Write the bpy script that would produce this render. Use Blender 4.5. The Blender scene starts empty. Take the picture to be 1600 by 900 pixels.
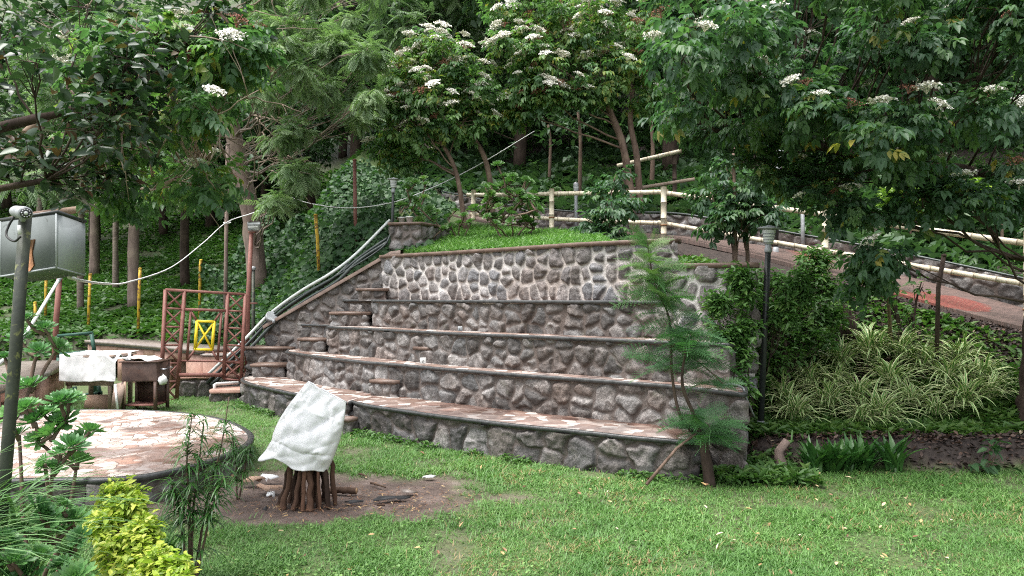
import bpy, math, random
import numpy as np
from mathutils import Vector

scene = bpy.context.scene
COL = scene.collection
R = math.radians

# ------------------------------------------------------------------ camera, sky, sun, exposure
FPX, EYE, PITCH = 1180.0, 1.9, math.atan(14 / 1180.0)
cam_data = bpy.data.cameras.new("camera")
cam = bpy.data.objects.new("camera", cam_data)
COL.objects.link(cam)
cam_data.sensor_width = 36.0
cam_data.lens = 36.0 * FPX / 1600.0
cam_data.clip_start, cam_data.clip_end = 0.05, 2000.0
cam.location = (0, 0, EYE)
cam.rotation_euler = (math.pi / 2 + PITCH, 0, 0)
scene.camera = cam

SUN_EL, SUN_AZ = 70.0, 242.0        # azimuth clockwise from +Y (where the light comes from)
world = bpy.data.worlds.new("World")
scene.world = world
world.use_nodes = True
wn = world.node_tree
bg = wn.nodes["Background"]
sky = wn.nodes.new("ShaderNodeTexSky")
sky.sky_type = 'NISHITA'
sky.sun_disc = False
sky.sun_elevation = R(SUN_EL)
sky.sun_rotation = R(SUN_AZ)
sky.air_density, sky.dust_density, sky.ozone_density = 1.0, 4.0, 1.0
hs = wn.nodes.new("ShaderNodeHueSaturation")
hs.inputs['Saturation'].default_value = 0.22
wn.links.new(sky.outputs['Color'], hs.inputs['Color'])
wn.links.new(hs.outputs['Color'], bg.inputs['Color'])
bg.inputs['Strength'].default_value = 0.15

sun_data = bpy.data.lights.new("sun", 'SUN')
sun_data.energy = 1.5
sun_data.angle = R(35)
sun_data.color = (1.0, 0.97, 0.93)
sun = bpy.data.objects.new("sun", sun_data)
COL.objects.link(sun)
sd = Vector((math.sin(R(SUN_AZ)) * math.cos(R(SUN_EL)), math.cos(R(SUN_AZ)) * math.cos(R(SUN_EL)), math.sin(R(SUN_EL))))
sun.rotation_euler = sd.to_track_quat('Z', 'Y').to_euler()
sun.location = (0, 0, 30)

scene.view_settings.view_transform = 'Standard'
scene.view_settings.look = 'None'
scene.view_settings.exposure = 1.6
scene.view_settings.gamma = 1.0
scene.view_settings.use_curve_mapping = False
scene.render.engine = 'CYCLES'
cy = scene.cycles
cy.max_bounces, cy.diffuse_bounces, cy.glossy_bounces = 5, 3, 2
cy.transmission_bounces, cy.transparent_max_bounces = 3, 4
cy.use_denoising = False
cy.filter_width = 1.1
cy.sample_clamp_indirect = 4.0
cy.use_adaptive_sampling = False
cy.caustics_reflective = cy.caustics_refractive = False

# ------------------------------------------------------------------ helpers
def P(u, v, Y):
    """the world point seen at photo pixel (u, v), Y metres in front of the camera"""
    a, b = (u - 800.0) / FPX, (450.0 - v) / FPX
    c, s = math.cos(PITCH), math.sin(PITCH)
    dx, dy, dz = a, c - b * s, s + b * c
    k = Y / dy
    return np.array([dx * k, Y, EYE + dz * k])

def UX(u, Y):
    return (u - 800.0) / FPX * Y * 1.0

WL = {}

def tag(o, label=None, cat=None, group=None, kind=None):
    if label: o['label'] = label
    if cat: o['category'] = cat
    if group: o['group'] = group
    if kind: o['kind'] = kind
    return o

def thing(name, label, cat, loc=(0, 0, 0), group=None):
    o = bpy.data.objects.new(name, None)
    o.empty_display_size = 0.1
    COL.objects.link(o)
    o.location = tuple(float(x) for x in loc)
    WL[o.name] = np.array(loc, float)
    return tag(o, label, cat, group)

class MB:
    def __init__(self):
        self.v, self.f, self.t, self.a, self.n = [], [], [], [], 0
    def add(self, V, F, tint=0.5, aux=0.0):
        V = np.asarray(V, np.float64).reshape(-1, 3)
        if isinstance(F, np.ndarray):
            self.f.append(F + self.n)
        else:
            by = {}
            for q in F: by.setdefault(len(q), []).append(q)
            for k in by: self.f.append(np.array(by[k], np.int64) + self.n)
        m = len(V)
        self.v.append(V)
        self.t.append(np.broadcast_to(np.asarray(tint, np.float64), (m,)).copy())
        self.a.append(np.broadcast_to(np.asarray(aux, np.float64), (m,)).copy())
        self.n += m
        return self
    def box(self, c, s, rz=0.0, tint=0.5, rx=0.0, ry=0.0, bevel=0.0):
        x, y, z = s[0] / 2, s[1] / 2, s[2] / 2
        if bevel > 0:
            b = min(bevel, x * .9, y * .9, z * .9)
            V = []
            for sx in (-1, 1):
                for sy in (-1, 1):
                    for sz in (-1, 1):
                        V += [(sx * x, sy * (y - b), sz * (z - b)), (sx * (x - b), sy * y, sz * (z - b)), (sx * (x - b), sy * (y - b), sz * z)]
            V = np.array(V, float)
            def i(sx, sy, sz, k): return (((sx > 0) * 4 + (sy > 0) * 2 + (sz > 0)) * 3 + k)
            F = []
            for s1 in (-1, 1):
                F.append([i(s1, -1, -1, 0), i(s1, 1, -1, 0), i(s1, 1, 1, 0), i(s1, -1, 1, 0)][::s1])
                F.append([i(-1, s1, -1, 1), i(1, s1, -1, 1), i(1, s1, 1, 1), i(-1, s1, 1, 1)][::-s1])
                F.append([i(-1, -1, s1, 2), i(1, -1, s1, 2), i(1, 1, s1, 2), i(-1, 1, s1, 2)][::s1])
            for a1 in (-1, 1):
                for b1 in (-1, 1):
                    F.append([i(a1, b1, -1, 0), i(a1, b1, 1, 0), i(a1, b1, 1, 1), i(a1, b1, -1, 1)])
                    F.append([i(a1, -1, b1, 0), i(a1, 1, b1, 0), i(a1, 1, b1, 2), i(a1, -1, b1, 2)])
                    F.append([i(-1, a1, b1, 1), i(1, a1, b1, 1), i(1, a1, b1, 2), i(-1, a1, b1, 2)])
                    for c1 in (-1, 1):
                        F.append([i(a1, b1, c1, 0), i(a1, b1, c1, 1), i(a1, b1, c1, 2)])
        else:
            V = np.array([(-x, -y, -z), (x, -y, -z), (x, y, -z), (-x, y, -z), (-x, -y, z), (x, -y, z), (x, y, z), (-x, y, z)])
            F = [[0, 3, 2, 1], [4, 5, 6, 7], [0, 1, 5, 4], [1, 2, 6, 5], [2, 3, 7, 6], [3, 0, 4, 7]]
        V = V @ rotm(rx, ry, rz).T + np.asarray(c)
        return self.add(V, F, tint)
    def hexa(self, q):
        """eight corners: bottom four, top four"""
        return self.add(np.array(q), [[0, 3, 2, 1], [4, 5, 6, 7], [0, 1, 5, 4], [1, 2, 6, 5], [2, 3, 7, 6], [3, 0, 4, 7]])
    def tube(self, pts, r, n=8, tint=0.5, cap=True, wob=0.0, rng=None):
        pts = np.asarray(pts, float)
        m = len(pts)
        r = np.broadcast_to(np.asarray(r, float), (m,))
        T = np.gradient(pts, axis=0)
        T /= np.linalg.norm(T, axis=1)[:, None] + 1e-9
        ref = np.array([1.0, 0, 0]) if abs(T[0][0]) < .8 else np.array([0, 1.0, 0])
        A = np.cross(T, ref); A /= np.linalg.norm(A, axis=1)[:, None] + 1e-9
        B = np.cross(T, A)
        th = np.linspace(0, 2 * math.pi, n, endpoint=False)
        rr = r[:, None] * np.ones((1, n))
        if wob and rng is not None: rr = rr * (1 + wob * rng.standard_normal((m, n)))
        V = pts[:, None, :] + rr[..., None] * (A[:, None, :] * np.cos(th)[None, :, None] + B[:, None, :] * np.sin(th)[None, :, None])
        i = np.arange(m - 1)[:, None] * n
        j = np.arange(n)[None, :]
        F = np.stack([i + j, i + (j + 1) % n, i + n + (j + 1) % n, i + n + j], -1).reshape(-1, 4)
        self.add(V.reshape(-1, 3), F, tint)
        if cap:
            base = self.n - m * n
            self.f.append(np.array([[base + k for k in range(n)][::-1]]))
            self.f.append(np.array([[base + (m - 1) * n + k for k in range(n)]]))
        return self
    def bar(self, p, q, w, h=None, up=(0, 0, 1), tint=0.5):
        """a straight square bar between two points"""
        p, q = np.asarray(p, float), np.asarray(q, float)
        h = h or w
        t = (q - p) / np.linalg.norm(q - p)
        up = np.asarray(up, float)
        if abs(t @ up) > .95: up = np.array([0, 1.0, 0])
        a = np.cross(t, up); a /= np.linalg.norm(a)
        b = np.cross(a, t)
        o = [(-w / 2, -h / 2), (w / 2, -h / 2), (w / 2, h / 2), (-w / 2, h / 2)]
        return self.add([p + a * x + b * y for x, y in o] + [q + a * x + b * y for x, y in o],
                        [[0, 3, 2, 1], [4, 5, 6, 7], [0, 1, 5, 4], [1, 2, 6, 5], [2, 3, 7, 6], [3, 0, 4, 7]], tint)
    def lathe(self, c, prof, n=20, tint=0.5):
        """prof: list of (radius, z); closed with caps"""
        c = np.asarray(c, float)
        th = np.linspace(0, 2 * math.pi, n, endpoint=False)
        V = [(c[0] + r * math.cos(t), c[1] + r * math.sin(t), c[2] + z) for r, z in prof for t in th]
        m = len(prof)
        F = [[i * n + j, i * n + (j + 1) % n, (i + 1) * n + (j + 1) % n, (i + 1) * n + j] for i in range(m - 1) for j in range(n)]
        self.add(V, F, tint)
        b = self.n - m * n
        self.f.append(np.array([[b + k for k in range(n)][::-1]]))
        self.f.append(np.array([[b + (m - 1) * n + k for k in range(n)]]))
        return self
    def build(self, name, mat, parent=None, loc=None, smooth=False):
        V = np.concatenate(self.v) if self.v else np.zeros((0, 3))
        wl = WL[parent.name] if parent is not None else np.array(loc if loc is not None else (0, 0, 0), float)
        me = bpy.data.meshes.new(name)
        me.vertices.add(len(V))
        me.vertices.foreach_set("co", (V - wl).astype(np.float32).ravel())
        loops = np.concatenate([f.ravel() for f in self.f])
        cnt = np.concatenate([np.full(len(f), f.shape[1]) for f in self.f])
        st = np.concatenate([[0], np.cumsum(cnt)[:-1]])
        me.loops.add(len(loops))
        me.loops.foreach_set("vertex_index", loops.astype(np.int32))
        me.polygons.add(len(cnt))
        me.polygons.foreach_set("loop_start", st.astype(np.int32))
        me.polygons.foreach_set("loop_total", cnt.astype(np.int32))
        if smooth: me.polygons.foreach_set("use_smooth", np.ones(len(cnt), bool))
        for nm, arr in (("tint", self.t), ("aux", self.a)):
            at = me.attributes.new(nm, 'FLOAT', 'POINT')
            at.data.foreach_set("value", np.concatenate(arr).astype(np.float32))
        me.materials.append(mat)
        me.update()
        me.validate()
        o = bpy.data.objects.new(name, me)
        COL.objects.link(o)
        if parent is not None:
            o.parent = parent
        else:
            o.location = tuple(wl)
        WL[o.name] = wl
        return o

def rotm(rx, ry, rz):
    cx, sx, cy_, sy, cz, sz = math.cos(rx), math.sin(rx), math.cos(ry), math.sin(ry), math.cos(rz), math.sin(rz)
    X = np.array([[1, 0, 0], [0, cx, -sx], [0, sx, cx]])
    Y = np.array([[cy_, 0, sy], [0, 1, 0], [-sy, 0, cy_]])
    Z = np.array([[cz, -sz, 0], [sz, cz, 0], [0, 0, 1]])
    return Z @ Y @ X

def copy_tree(o, loc=None, rz=None, scale=None):
    c = o.copy(); COL.objects.link(c)
    if loc is not None: c.location = tuple(float(x) for x in loc)
    if rz is not None: c.rotation_euler = (0, 0, rz)
    if scale is not None: c.scale = (scale,) * 3
    for ch in [k for k in bpy.data.objects if k.parent == o]:
        d = ch.copy(); COL.objects.link(d); d.parent = c
        for g in [k for k in bpy.data.objects if k.parent == ch]:
            e = g.copy(); COL.objects.link(e); e.parent = d
    return c

def hsh(i, j, s):
    n = (i.astype(np.int64) * 374761393 + j.astype(np.int64) * 668265263 + s * 974634777) & 0x7fffffff
    n = ((n ^ (n >> 13)) * 1274126177) & 0x7fffffff
    return ((n ^ (n >> 16)) & 0xffff) / 65535.0

def vnoise(x, y, s=0):
    x, y = np.asarray(x, float), np.asarray(y, float)
    i, j = np.floor(x), np.floor(y)
    fx, fy = x - i, y - j
    fx, fy = fx * fx * (3 - 2 * fx), fy * fy * (3 - 2 * fy)
    a, b, c, d = hsh(i, j, s), hsh(i + 1, j, s), hsh(i, j + 1, s), hsh(i + 1, j + 1, s)
    return (a * (1 - fx) + b * fx) * (1 - fy) + (c * (1 - fx) + d * fx) * fy

def fbm(x, y, s=0, o=3):
    t, k, w = 0, 1.0, 0.5
    for q in range(o):
        t = t + w * vnoise(np.asarray(x) * k, np.asarray(y) * k, s + q * 17); k *= 2.07; w *= .5
    return t / (1 - .5 ** o)

def sstep(a, b, x):
    t = np.clip((np.asarray(x, float) - a) / (b - a), 0, 1)
    return t * t * (3 - 2 * t)

def unit(v):
    v = np.asarray(v, float)
    return v / (np.linalg.norm(v, axis=-1, keepdims=True) + 1e-9)

def resample(pts, step):
    pts = np.asarray(pts, float)
    seg = np.linalg.norm(np.diff(pts, axis=0), axis=1)
    s = np.concatenate([[0], np.cumsum(seg)])
    n = max(2, int(round(s[-1] / step)) + 1)
    t = np.linspace(0, s[-1], n)
    return np.stack([np.interp(t, s, pts[:, k]) for k in range(pts.shape[1])], 1), t

def smooth_curve(pts, n=8):
    """Catmull-Rom"""
    p = np.asarray(pts, float)
    p = np.vstack([2 * p[0] - p[1], p, 2 * p[-1] - p[-2]])
    out = []
    for i in range(1, len(p) - 2):
        for t in np.linspace(0, 1, n, endpoint=False):
            out.append(.5 * (2 * p[i] + (p[i + 1] - p[i - 1]) * t + (2 * p[i - 1] - 5 * p[i] + 4 * p[i + 1] - p[i + 2]) * t * t + (3 * p[i] - p[i - 1] - 3 * p[i + 1] + p[i + 2]) * t ** 3))
    out.append(p[-2])
    return np.array(out)

# ------------------------------------------------------------------ materials
def nodes(name):
    m = bpy.data.materials.new(name)
    m.use_nodes = True
    nt = m.node_tree
    return m, nt, nt.nodes["Principled BSDF"]

def nd(nt, t, links=None, **vals):
    n = nt.nodes.new(t)
    for k, v in vals.items():
        if k.startswith('_'): setattr(n, k[1:], v)
        else:
            n.inputs[k.replace('__', ' ')].default_value = v
    for k, s in (links or {}).items():
        nt.links.new(s, n.inputs[k])
    return n

def ramp(nt, src, stops, mode='LINEAR'):
    r = nt.nodes.new("ShaderNodeValToRGB")
    r.color_ramp.interpolation = mode
    while len(r.color_ramp.elements) < len(stops): r.color_ramp.elements.new(.5)
    for e, (p, c) in zip(r.color_ramp.elements, stops):
        e.position = p
        e.color = (c[0], c[1], c[2], 1) if not isinstance(c, (int, float)) else (c, c, c, 1)
    nt.links.new(src, r.inputs['Fac'])
    return r.outputs['Color']

def mix(nt, fac, a, b, mode='MIX'):
    m = nt.nodes.new("ShaderNodeMix")
    m.data_type = 'RGBA'; m.blend_type = mode
    for k, s in ((0, fac), (6, a), (7, b)):
        if hasattr(s, 'is_output') or hasattr(s, 'links'): nt.links.new(s, m.inputs[k])
        elif isinstance(s, (int, float)): m.inputs[k].default_value = s if k == 0 else (s, s, s, 1)
        else: m.inputs[k].default_value = (s[0], s[1], s[2], 1)
    return m.outputs[2]

def attr(nt, name):
    a = nt.nodes.new("ShaderNodeAttribute"); a.attribute_name = name
    return a.outputs['Fac']

def obj_co(nt):
    return nt.nodes.new("ShaderNodeTexCoord").outputs['Object']

def noise(nt, co, scale, detail=4, rough=.55, dist=0.0):
    n = nd(nt, "ShaderNodeTexNoise", {'Vector': co}, Scale=scale, Detail=detail, Roughness=rough, Distortion=dist)
    return n.outputs['Fac']

def bump(nt, b, h, strength=.4, dist=.02):
    n = nd(nt, "ShaderNodeBump", {'Height': h}, Strength=strength, Distance=dist)
    nt.links.new(n.outputs['Normal'], b.inputs['Normal'])

def leaf_mat(name, c1, c2, c3, trans=.3, rough=.45, spec=.4, extra=None):
    m, nt, b = nodes(name)
    col = ramp(nt, attr(nt, 'tint'), [(0, c1), (.5, c2), (.93, c3)] if extra is None else [(0, c1), (.5, c2), (.9, c3), (1, extra)])
    nt.links.new(col, b.inputs['Base Color'])
    b.inputs['Roughness'].default_value = rough
    b.inputs['Specular IOR Level'].default_value = spec
    tr = nt.nodes.new("ShaderNodeBsdfTranslucent")
    c2_ = mix(nt, 1.0, col, (1.1, 1.4, .7), 'MULTIPLY')
    nt.links.new(c2_, tr.inputs['Color'])
    ms = nt.nodes.new("ShaderNodeMixShader")
    ms.inputs[0].default_value = trans
    nt.links.new(b.outputs[0], ms.inputs[1]); nt.links.new(tr.outputs[0], ms.inputs[2])
    nt.links.new(ms.outputs[0], nt.nodes["Material Output"].inputs['Surface'])
    return m

def plain_mat(name, c1, c2, scale=8, rough=.7, spec=.3, bumpk=.2, metal=0.0, c3=None, thr=.6):
    m, nt, b = nodes(name)
    co = obj_co(nt)
    col = ramp(nt, noise(nt, co, scale, 5, .6), [(.3, c1), (.7, c2)])
    if c3 is not None:
        f = ramp(nt, noise(nt, co, scale * 2.7, 6, .65, .6), [(thr, 0.0), (thr + .08, 1.0)])
        col = mix(nt, f, col, c3)
    nt.links.new(col, b.inputs['Base Color'])
    b.inputs['Roughness'].default_value = rough
    b.inputs['Specular IOR Level'].default_value = spec
    b.inputs['Metallic'].default_value = metal
    if bumpk: bump(nt, b, noise(nt, co, scale * 5, 4), bumpk, .01)
    return m

def bark_mat(name, c1, c2, sc=6, ring=False):
    m, nt, b = nodes(name)
    co = obj_co(nt)
    mp = nd(nt, "ShaderNodeMapping", {'Vector': co}); mp.inputs['Scale'].default_value = (1, 1, 2.2 if ring else .25)
    n1 = noise(nt, mp.outputs[0], sc * 2, 6, .65, .4)
    n2 = noise(nt, co, sc * .35, 3)
    col = ramp(nt, n1, [(.3, c1), (.72, c2)])
    col = mix(nt, ramp(nt, n2, [(.5, 0.0), (.62, .6)]), col, (c2[0] * 1.15, c2[1] * 1.2, c2[2] * 1.1))
    nt.links.new(col, b.inputs['Base Color'])
    b.inputs['Roughness'].default_value = .85
    b.inputs['Specular IOR Level'].default_value = .2
    bump(nt, b, n1, .7, .02)
    return m

M = {}
M['elder'] = leaf_mat('elder_leaf', (.045, .10, .048), (.082, .165, .072), (.15, .26, .08), trans=.42, extra=(.30, .26, .05))
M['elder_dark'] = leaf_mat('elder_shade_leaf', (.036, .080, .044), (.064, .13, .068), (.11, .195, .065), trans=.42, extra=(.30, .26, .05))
M['glossy'] = leaf_mat('glossy_leaf', (.015, .036, .018), (.028, .060, .026), (.055, .105, .034), trans=.25, rough=.35, spec=.5, extra=(.09, .05, .025))
M['feather'] = leaf_mat('feathery_leaf', (.080, .14, .080), (.15, .225, .115), (.23, .32, .15), trans=.35, rough=.6)
M['forest'] = leaf_mat('forest_leaf', (.030, .064, .032), (.058, .112, .052), (.10, .165, .07), rough=.5)
M['creeper'] = leaf_mat('creeper_leaf', (.018, .052, .020), (.042, .10, .036), (.085, .165, .06), rough=.5, spec=.3)
M['cover'] = leaf_mat('ground_cover_leaf', (.035, .085, .022), (.065, .145, .035), (.13, .22, .05), rough=.5)
M['shrub'] = leaf_mat('shrub_leaf', (.045, .105, .030), (.082, .175, .048), (.145, .25, .06))
M['aeonium'] = leaf_mat('succulent_leaf', (.055, .15, .055), (.11, .26, .09), (.20, .37, .12), trans=.22, rough=.35, spec=.5)
M['gold'] = leaf_mat('golden_leaf', (.11, .20, .025), (.28, .39, .05), (.50, .53, .09), trans=.3, rough=.4)
M['lime'] = leaf_mat('lime_leaf', (.07, .15, .02), (.16, .27, .03), (.28, .38, .04), trans=.3)
M['fern'] = leaf_mat('fern_leaf', (.035, .115, .05), (.072, .175, .065), (.16, .24, .08), trans=.3, rough=.5)
M['strap'] = leaf_mat('strap_leaf', (.02, .07, .02), (.045, .13, .03), (.09, .19, .045), trans=.2, rough=.32, spec=.5)
M['reed'] = leaf_mat('reed_blade', (.05, .13, .045), (.11, .22, .08), (.2, .31, .13), trans=.25, rough=.4)
M['grass'] = leaf_mat('grass_blade', (.062, .15, .036), (.115, .24, .058), (.21, .34, .11), trans=.3, rough=.5, extra=(.33, .25, .12))

m, nt, b = nodes('variegated_leaf')
c_ = ramp(nt, attr(nt, 'aux'), [(.35, (.12, .27, .06)), (.66, (.70, .72, .38))])
nt.links.new(c_, b.inputs['Base Color']); b.inputs['Roughness'].default_value = .4
M['variegated'] = m
m, nt, b = nodes('petal')
nt.links.new(ramp(nt, attr(nt, 'tint'), [(0, (.74, .70, .52)), (.5, (.82, .80, .72)), (1, (.84, .83, .80))]), b.inputs['Base Color'])
b.inputs['Roughness'].default_value = .7
M['petal'] = m
M['seedhead'] = plain_mat('seed_head', (.19, .07, .05), (.30, .13, .09), 30, .8)
m, nt, b = nodes('fallen_leaf')
nt.links.new(ramp(nt, attr(nt, 'tint'), [(0, (.10, .045, .025)), (.4, (.25, .13, .07)), (.7, (.48, .33, .14)), (1, (.62, .55, .42))]), b.inputs['Base Color'])
b.inputs['Roughness'].default_value = .6
M['litter'] = m
m, nt, b = nodes('mulch_leaf')
nt.links.new(ramp(nt, attr(nt, 'tint'), [(0, (.02, .012, .010)), (.6, (.06, .035, .026)), (.95, (.13, .075, .05)), (1, (.4, .32, .22))]), b.inputs['Base Color'])
b.inputs['Roughness'].default_value = .6
M['mulch'] = m

M['bark'] = bark_mat('elder_bark', (.075, .048, .036), (.20, .14, .11))
M['bark_dark'] = bark_mat('dark_bark', (.025, .017, .013), (.075, .052, .042))
M['bark_grey'] = bark_mat('grey_bark', (.11, .085, .07), (.26, .21, .18), 4, True)
M['bark_pink'] = bark_mat('pinkish_bark', (.11, .078, .068), (.25, .19, .165), 4)
M['twig'] = bark_mat('pale_twig', (.17, .12, .09), (.33, .26, .21))
M['bamboo'] = plain_mat('bamboo', (.46, .39, .28), (.66, .60, .48), 5, .5, .4, .1, c3=(.22, .15, .09), thr=.60)
_n = M['bamboo'].node_tree; _b = _n.nodes["Principled BSDF"]; _s = _b.inputs['Base Color'].links[0].from_socket
_n.links.new(mix(_n, attr(_n, 'tint'), _s, (.13, .085, .05)), _b.inputs['Base Color'])
M['log'] = bark_mat('firewood_bark', (.040, .026, .020), (.15, .10, .075))
_n = M['log'].node_tree; _b = _n.nodes["Principled BSDF"]; _s = _b.inputs['Base Color'].links[0].from_socket
_n.links.new(mix(_n, 1.0, _s, ramp(_n, attr(_n, 'tint'), [(0, (.28, .27, .27)), (.6, (.7, .64, .6)), (1, (1.35, 1.1, .95))]), 'MULTIPLY'), _b.inputs['Base Color'])
M['log_end'] = plain_mat('cut_wood', (.35, .22, .13), (.5, .34, .2), 14)
M['white_plastic'] = plain_mat('woven_sack', (.66, .66, .67), (.78, .78, .79), 5, .45, .4, .10, c3=(.55, .53, .51), thr=.62)
M['sheet'] = plain_mat('white_sheet', (.68, .67, .66), (.80, .80, .80), 4, .4, .4, .15, c3=(.45, .38, .33), thr=.66)
M['rust_red'] = plain_mat('red_oxide_paint', (.16, .065, .050), (.24, .105, .085), 9, .6, .35, .1, c3=(.10, .05, .04))
M['yellow'] = plain_mat('yellow_paint', (.75, .52, .02), (.85, .68, .04), 6, .5, .4, .1)
M['yellow_worn'] = plain_mat('worn_yellow_paint', (.48, .30, .03), (.62, .42, .05), 5, .65, .3, .1, c3=(.17, .085, .04), thr=.50)
M['black_paint'] = plain_mat('black_paint', (.012, .015, .014), (.03, .034, .033), 10, .4, .4, .05)
M['grey_metal'] = plain_mat('grey_metal', (.19, .20, .21), (.33, .35, .36), 10, .45, .5, .1)
M['cabinet_paint'] = plain_mat('grey_green_paint', (.135, .15, .148), (.18, .198, .195), 5, .85, .05, .08, c3=(.07, .075, .07), thr=.64)
M['cabinet_pale'] = plain_mat('cabinet_paint_lit', (.28, .30, .305), (.34, .365, .37), 5, .85, .05, .08)  # lighter copy of the cabinet paint: light on its side set in the colour
M['pole_green'] = plain_mat('mossy_black_paint', (.018, .022, .018), (.05, .058, .04), 7, .55, .35, .15, c3=(.13, .14, .05), thr=.58)
M['rust'] = plain_mat('rust', (.10, .045, .02), (.30, .14, .06), 26, .8)
M['green_paint'] = plain_mat('dark_green_paint', (.02, .07, .05), (.05, .12, .09), 8, .5)
M['white_pipe'] = plain_mat('pale_pipe', (.48, .52, .50), (.62, .65, .63), 5, .4, .4, .05, c3=(.2, .22, .18), thr=.66)
M['black_pipe'] = plain_mat('black_pipe', (.012, .018, .017), (.05, .065, .06), 6, .35, .5, .05)
M['wire_white'] = plain_mat('white_wire', (.62, .62, .62), (.72, .72, .72), 8, .5)
M['wire_black'] = plain_mat('black_wire', (.012, .012, .012), (.03, .03, .03), 8, .5)
M['pink_clad'] = plain_mat('pink_stone_cladding', (.33, .19, .145), (.46, .29, .23), 7, .6, .3, .2, c3=(.19, .10, .075), thr=.6)
M['slab'] = plain_mat('grey_brown_slab', (.14, .115, .10), (.26, .22, .195), 6, .35, .5, .1, c3=(.09, .07, .06), thr=.6)
M['grill'] = plain_mat('sooty_brown_steel', (.05, .03, .024), (.12, .072, .055), 9, .5, .4, .15, c3=(.22, .075, .045), thr=.62)
M['timber'] = plain_mat('weathered_timber', (.20, .14, .11), (.34, .26, .21), 8, .7)
M['dark_edge'] = plain_mat('dark_edge_stone', (.022, .024, .024), (.07, .072, .072), 12, .35, .5, .15, c3=(.14, .12, .10), thr=.64)
M['coping'] = plain_mat('wet_brown_mortar', (.085, .055, .042), (.17, .115, .09), 6, .5, .4, .3, c3=(.05, .06, .025), thr=.62)
M['card'] = plain_mat('soggy_cardboard', (.32, .20, .14), (.46, .32, .24), 6, .8)
M['ash'] = plain_mat('charcoal', (.015, .015, .015), (.05, .05, .052), 12, .6)
M['lamp_glass'] = plain_mat('frosted_glass', (.45, .47, .46), (.55, .57, .56), 6, .25, .5, 0)
M['lens'] = plain_mat('dark_lens', (.01, .01, .012), (.02, .02, .025), 6, .1, .6, 0)
M['steel'] = plain_mat('bare_steel', (.36, .36, .37), (.50, .50, .51), 10, .35, .5, .05, metal=.6)
M['terracotta'] = plain_mat('terracotta', (.30, .13, .08), (.42, .2, .13), 8, .7)
M['pot_white'] = plain_mat('white_pot', (.6, .6, .58), (.7, .7, .68), 8, .5)

def stone_mat(name, cols, mortar, moss=.0):
    m, nt, b = nodes(name)
    co = obj_co(nt)
    base = ramp(nt, attr(nt, 'tint'), [(i / (len(cols) - 1), c) for i, c in enumerate(cols)])
    g = noise(nt, co, 9, 6, .7)
    base = mix(nt, .75, base, ramp(nt, g, [(.28, .38), (.5, .95), (.72, 2.0)]), 'MULTIPLY')
    sp = noise(nt, co, 60, 3, .6)
    base = mix(nt, .7, base, ramp(nt, sp, [(.35, .45), (.65, 1.6)]), 'MULTIPLY')
    lich = ramp(nt, noise(nt, co, 5.0, 6, .75, 1.0), [(.60, 0.0), (.70, .55)])
    base = mix(nt, lich, base, (.42, .39, .37))
    mc = mix(nt, noise(nt, co, 4, 5, .7), (mortar[0] * .55, mortar[1] * .52, mortar[2] * .5), (mortar[0] * 1.3, mortar[1] * 1.3, mortar[2] * 1.3))
    col = mix(nt, attr(nt, 'aux'), base, mc)
    # damp stains that run in broad patches
    st = ramp(nt, noise(nt, co, 1.3, 4, .6), [(.46, 0.0), (.62, .7)])
    col = mix(nt, st, col, (.58, .49, .44), 'MULTIPLY')
    if moss:
        mo = ramp(nt, noise(nt, co, 3.1, 6, .7), [(.58, 0.0), (.72, moss)])
        col = mix(nt, mo, col, (.05, .06, .02))
    nt.links.new(col, b.inputs['Base Color'])
    nt.links.new(ramp(nt, noise(nt, co, 5, 4), [(.35, .38), (.65, .8)]), b.inputs['Roughness'])
    b.inputs['Specular IOR Level'].default_value = .4
    bump(nt, b, noise(nt, co, 42, 6, .7), .55, .02)
    return m

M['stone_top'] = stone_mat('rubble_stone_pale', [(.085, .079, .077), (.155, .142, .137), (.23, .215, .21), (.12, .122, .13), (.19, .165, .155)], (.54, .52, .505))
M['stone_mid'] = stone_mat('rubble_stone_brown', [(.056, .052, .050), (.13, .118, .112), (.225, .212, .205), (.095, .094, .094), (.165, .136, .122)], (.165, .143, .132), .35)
M['stone_low'] = stone_mat('rubble_stone_dark', [(.045, .043, .042), (.10, .094, .09), (.20, .19, .184), (.07, .069, .07), (.145, .126, .117)], (.125, .108, .10), .3)  # mortar's own dark tone, deepened to paint shadow into the gaps

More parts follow.
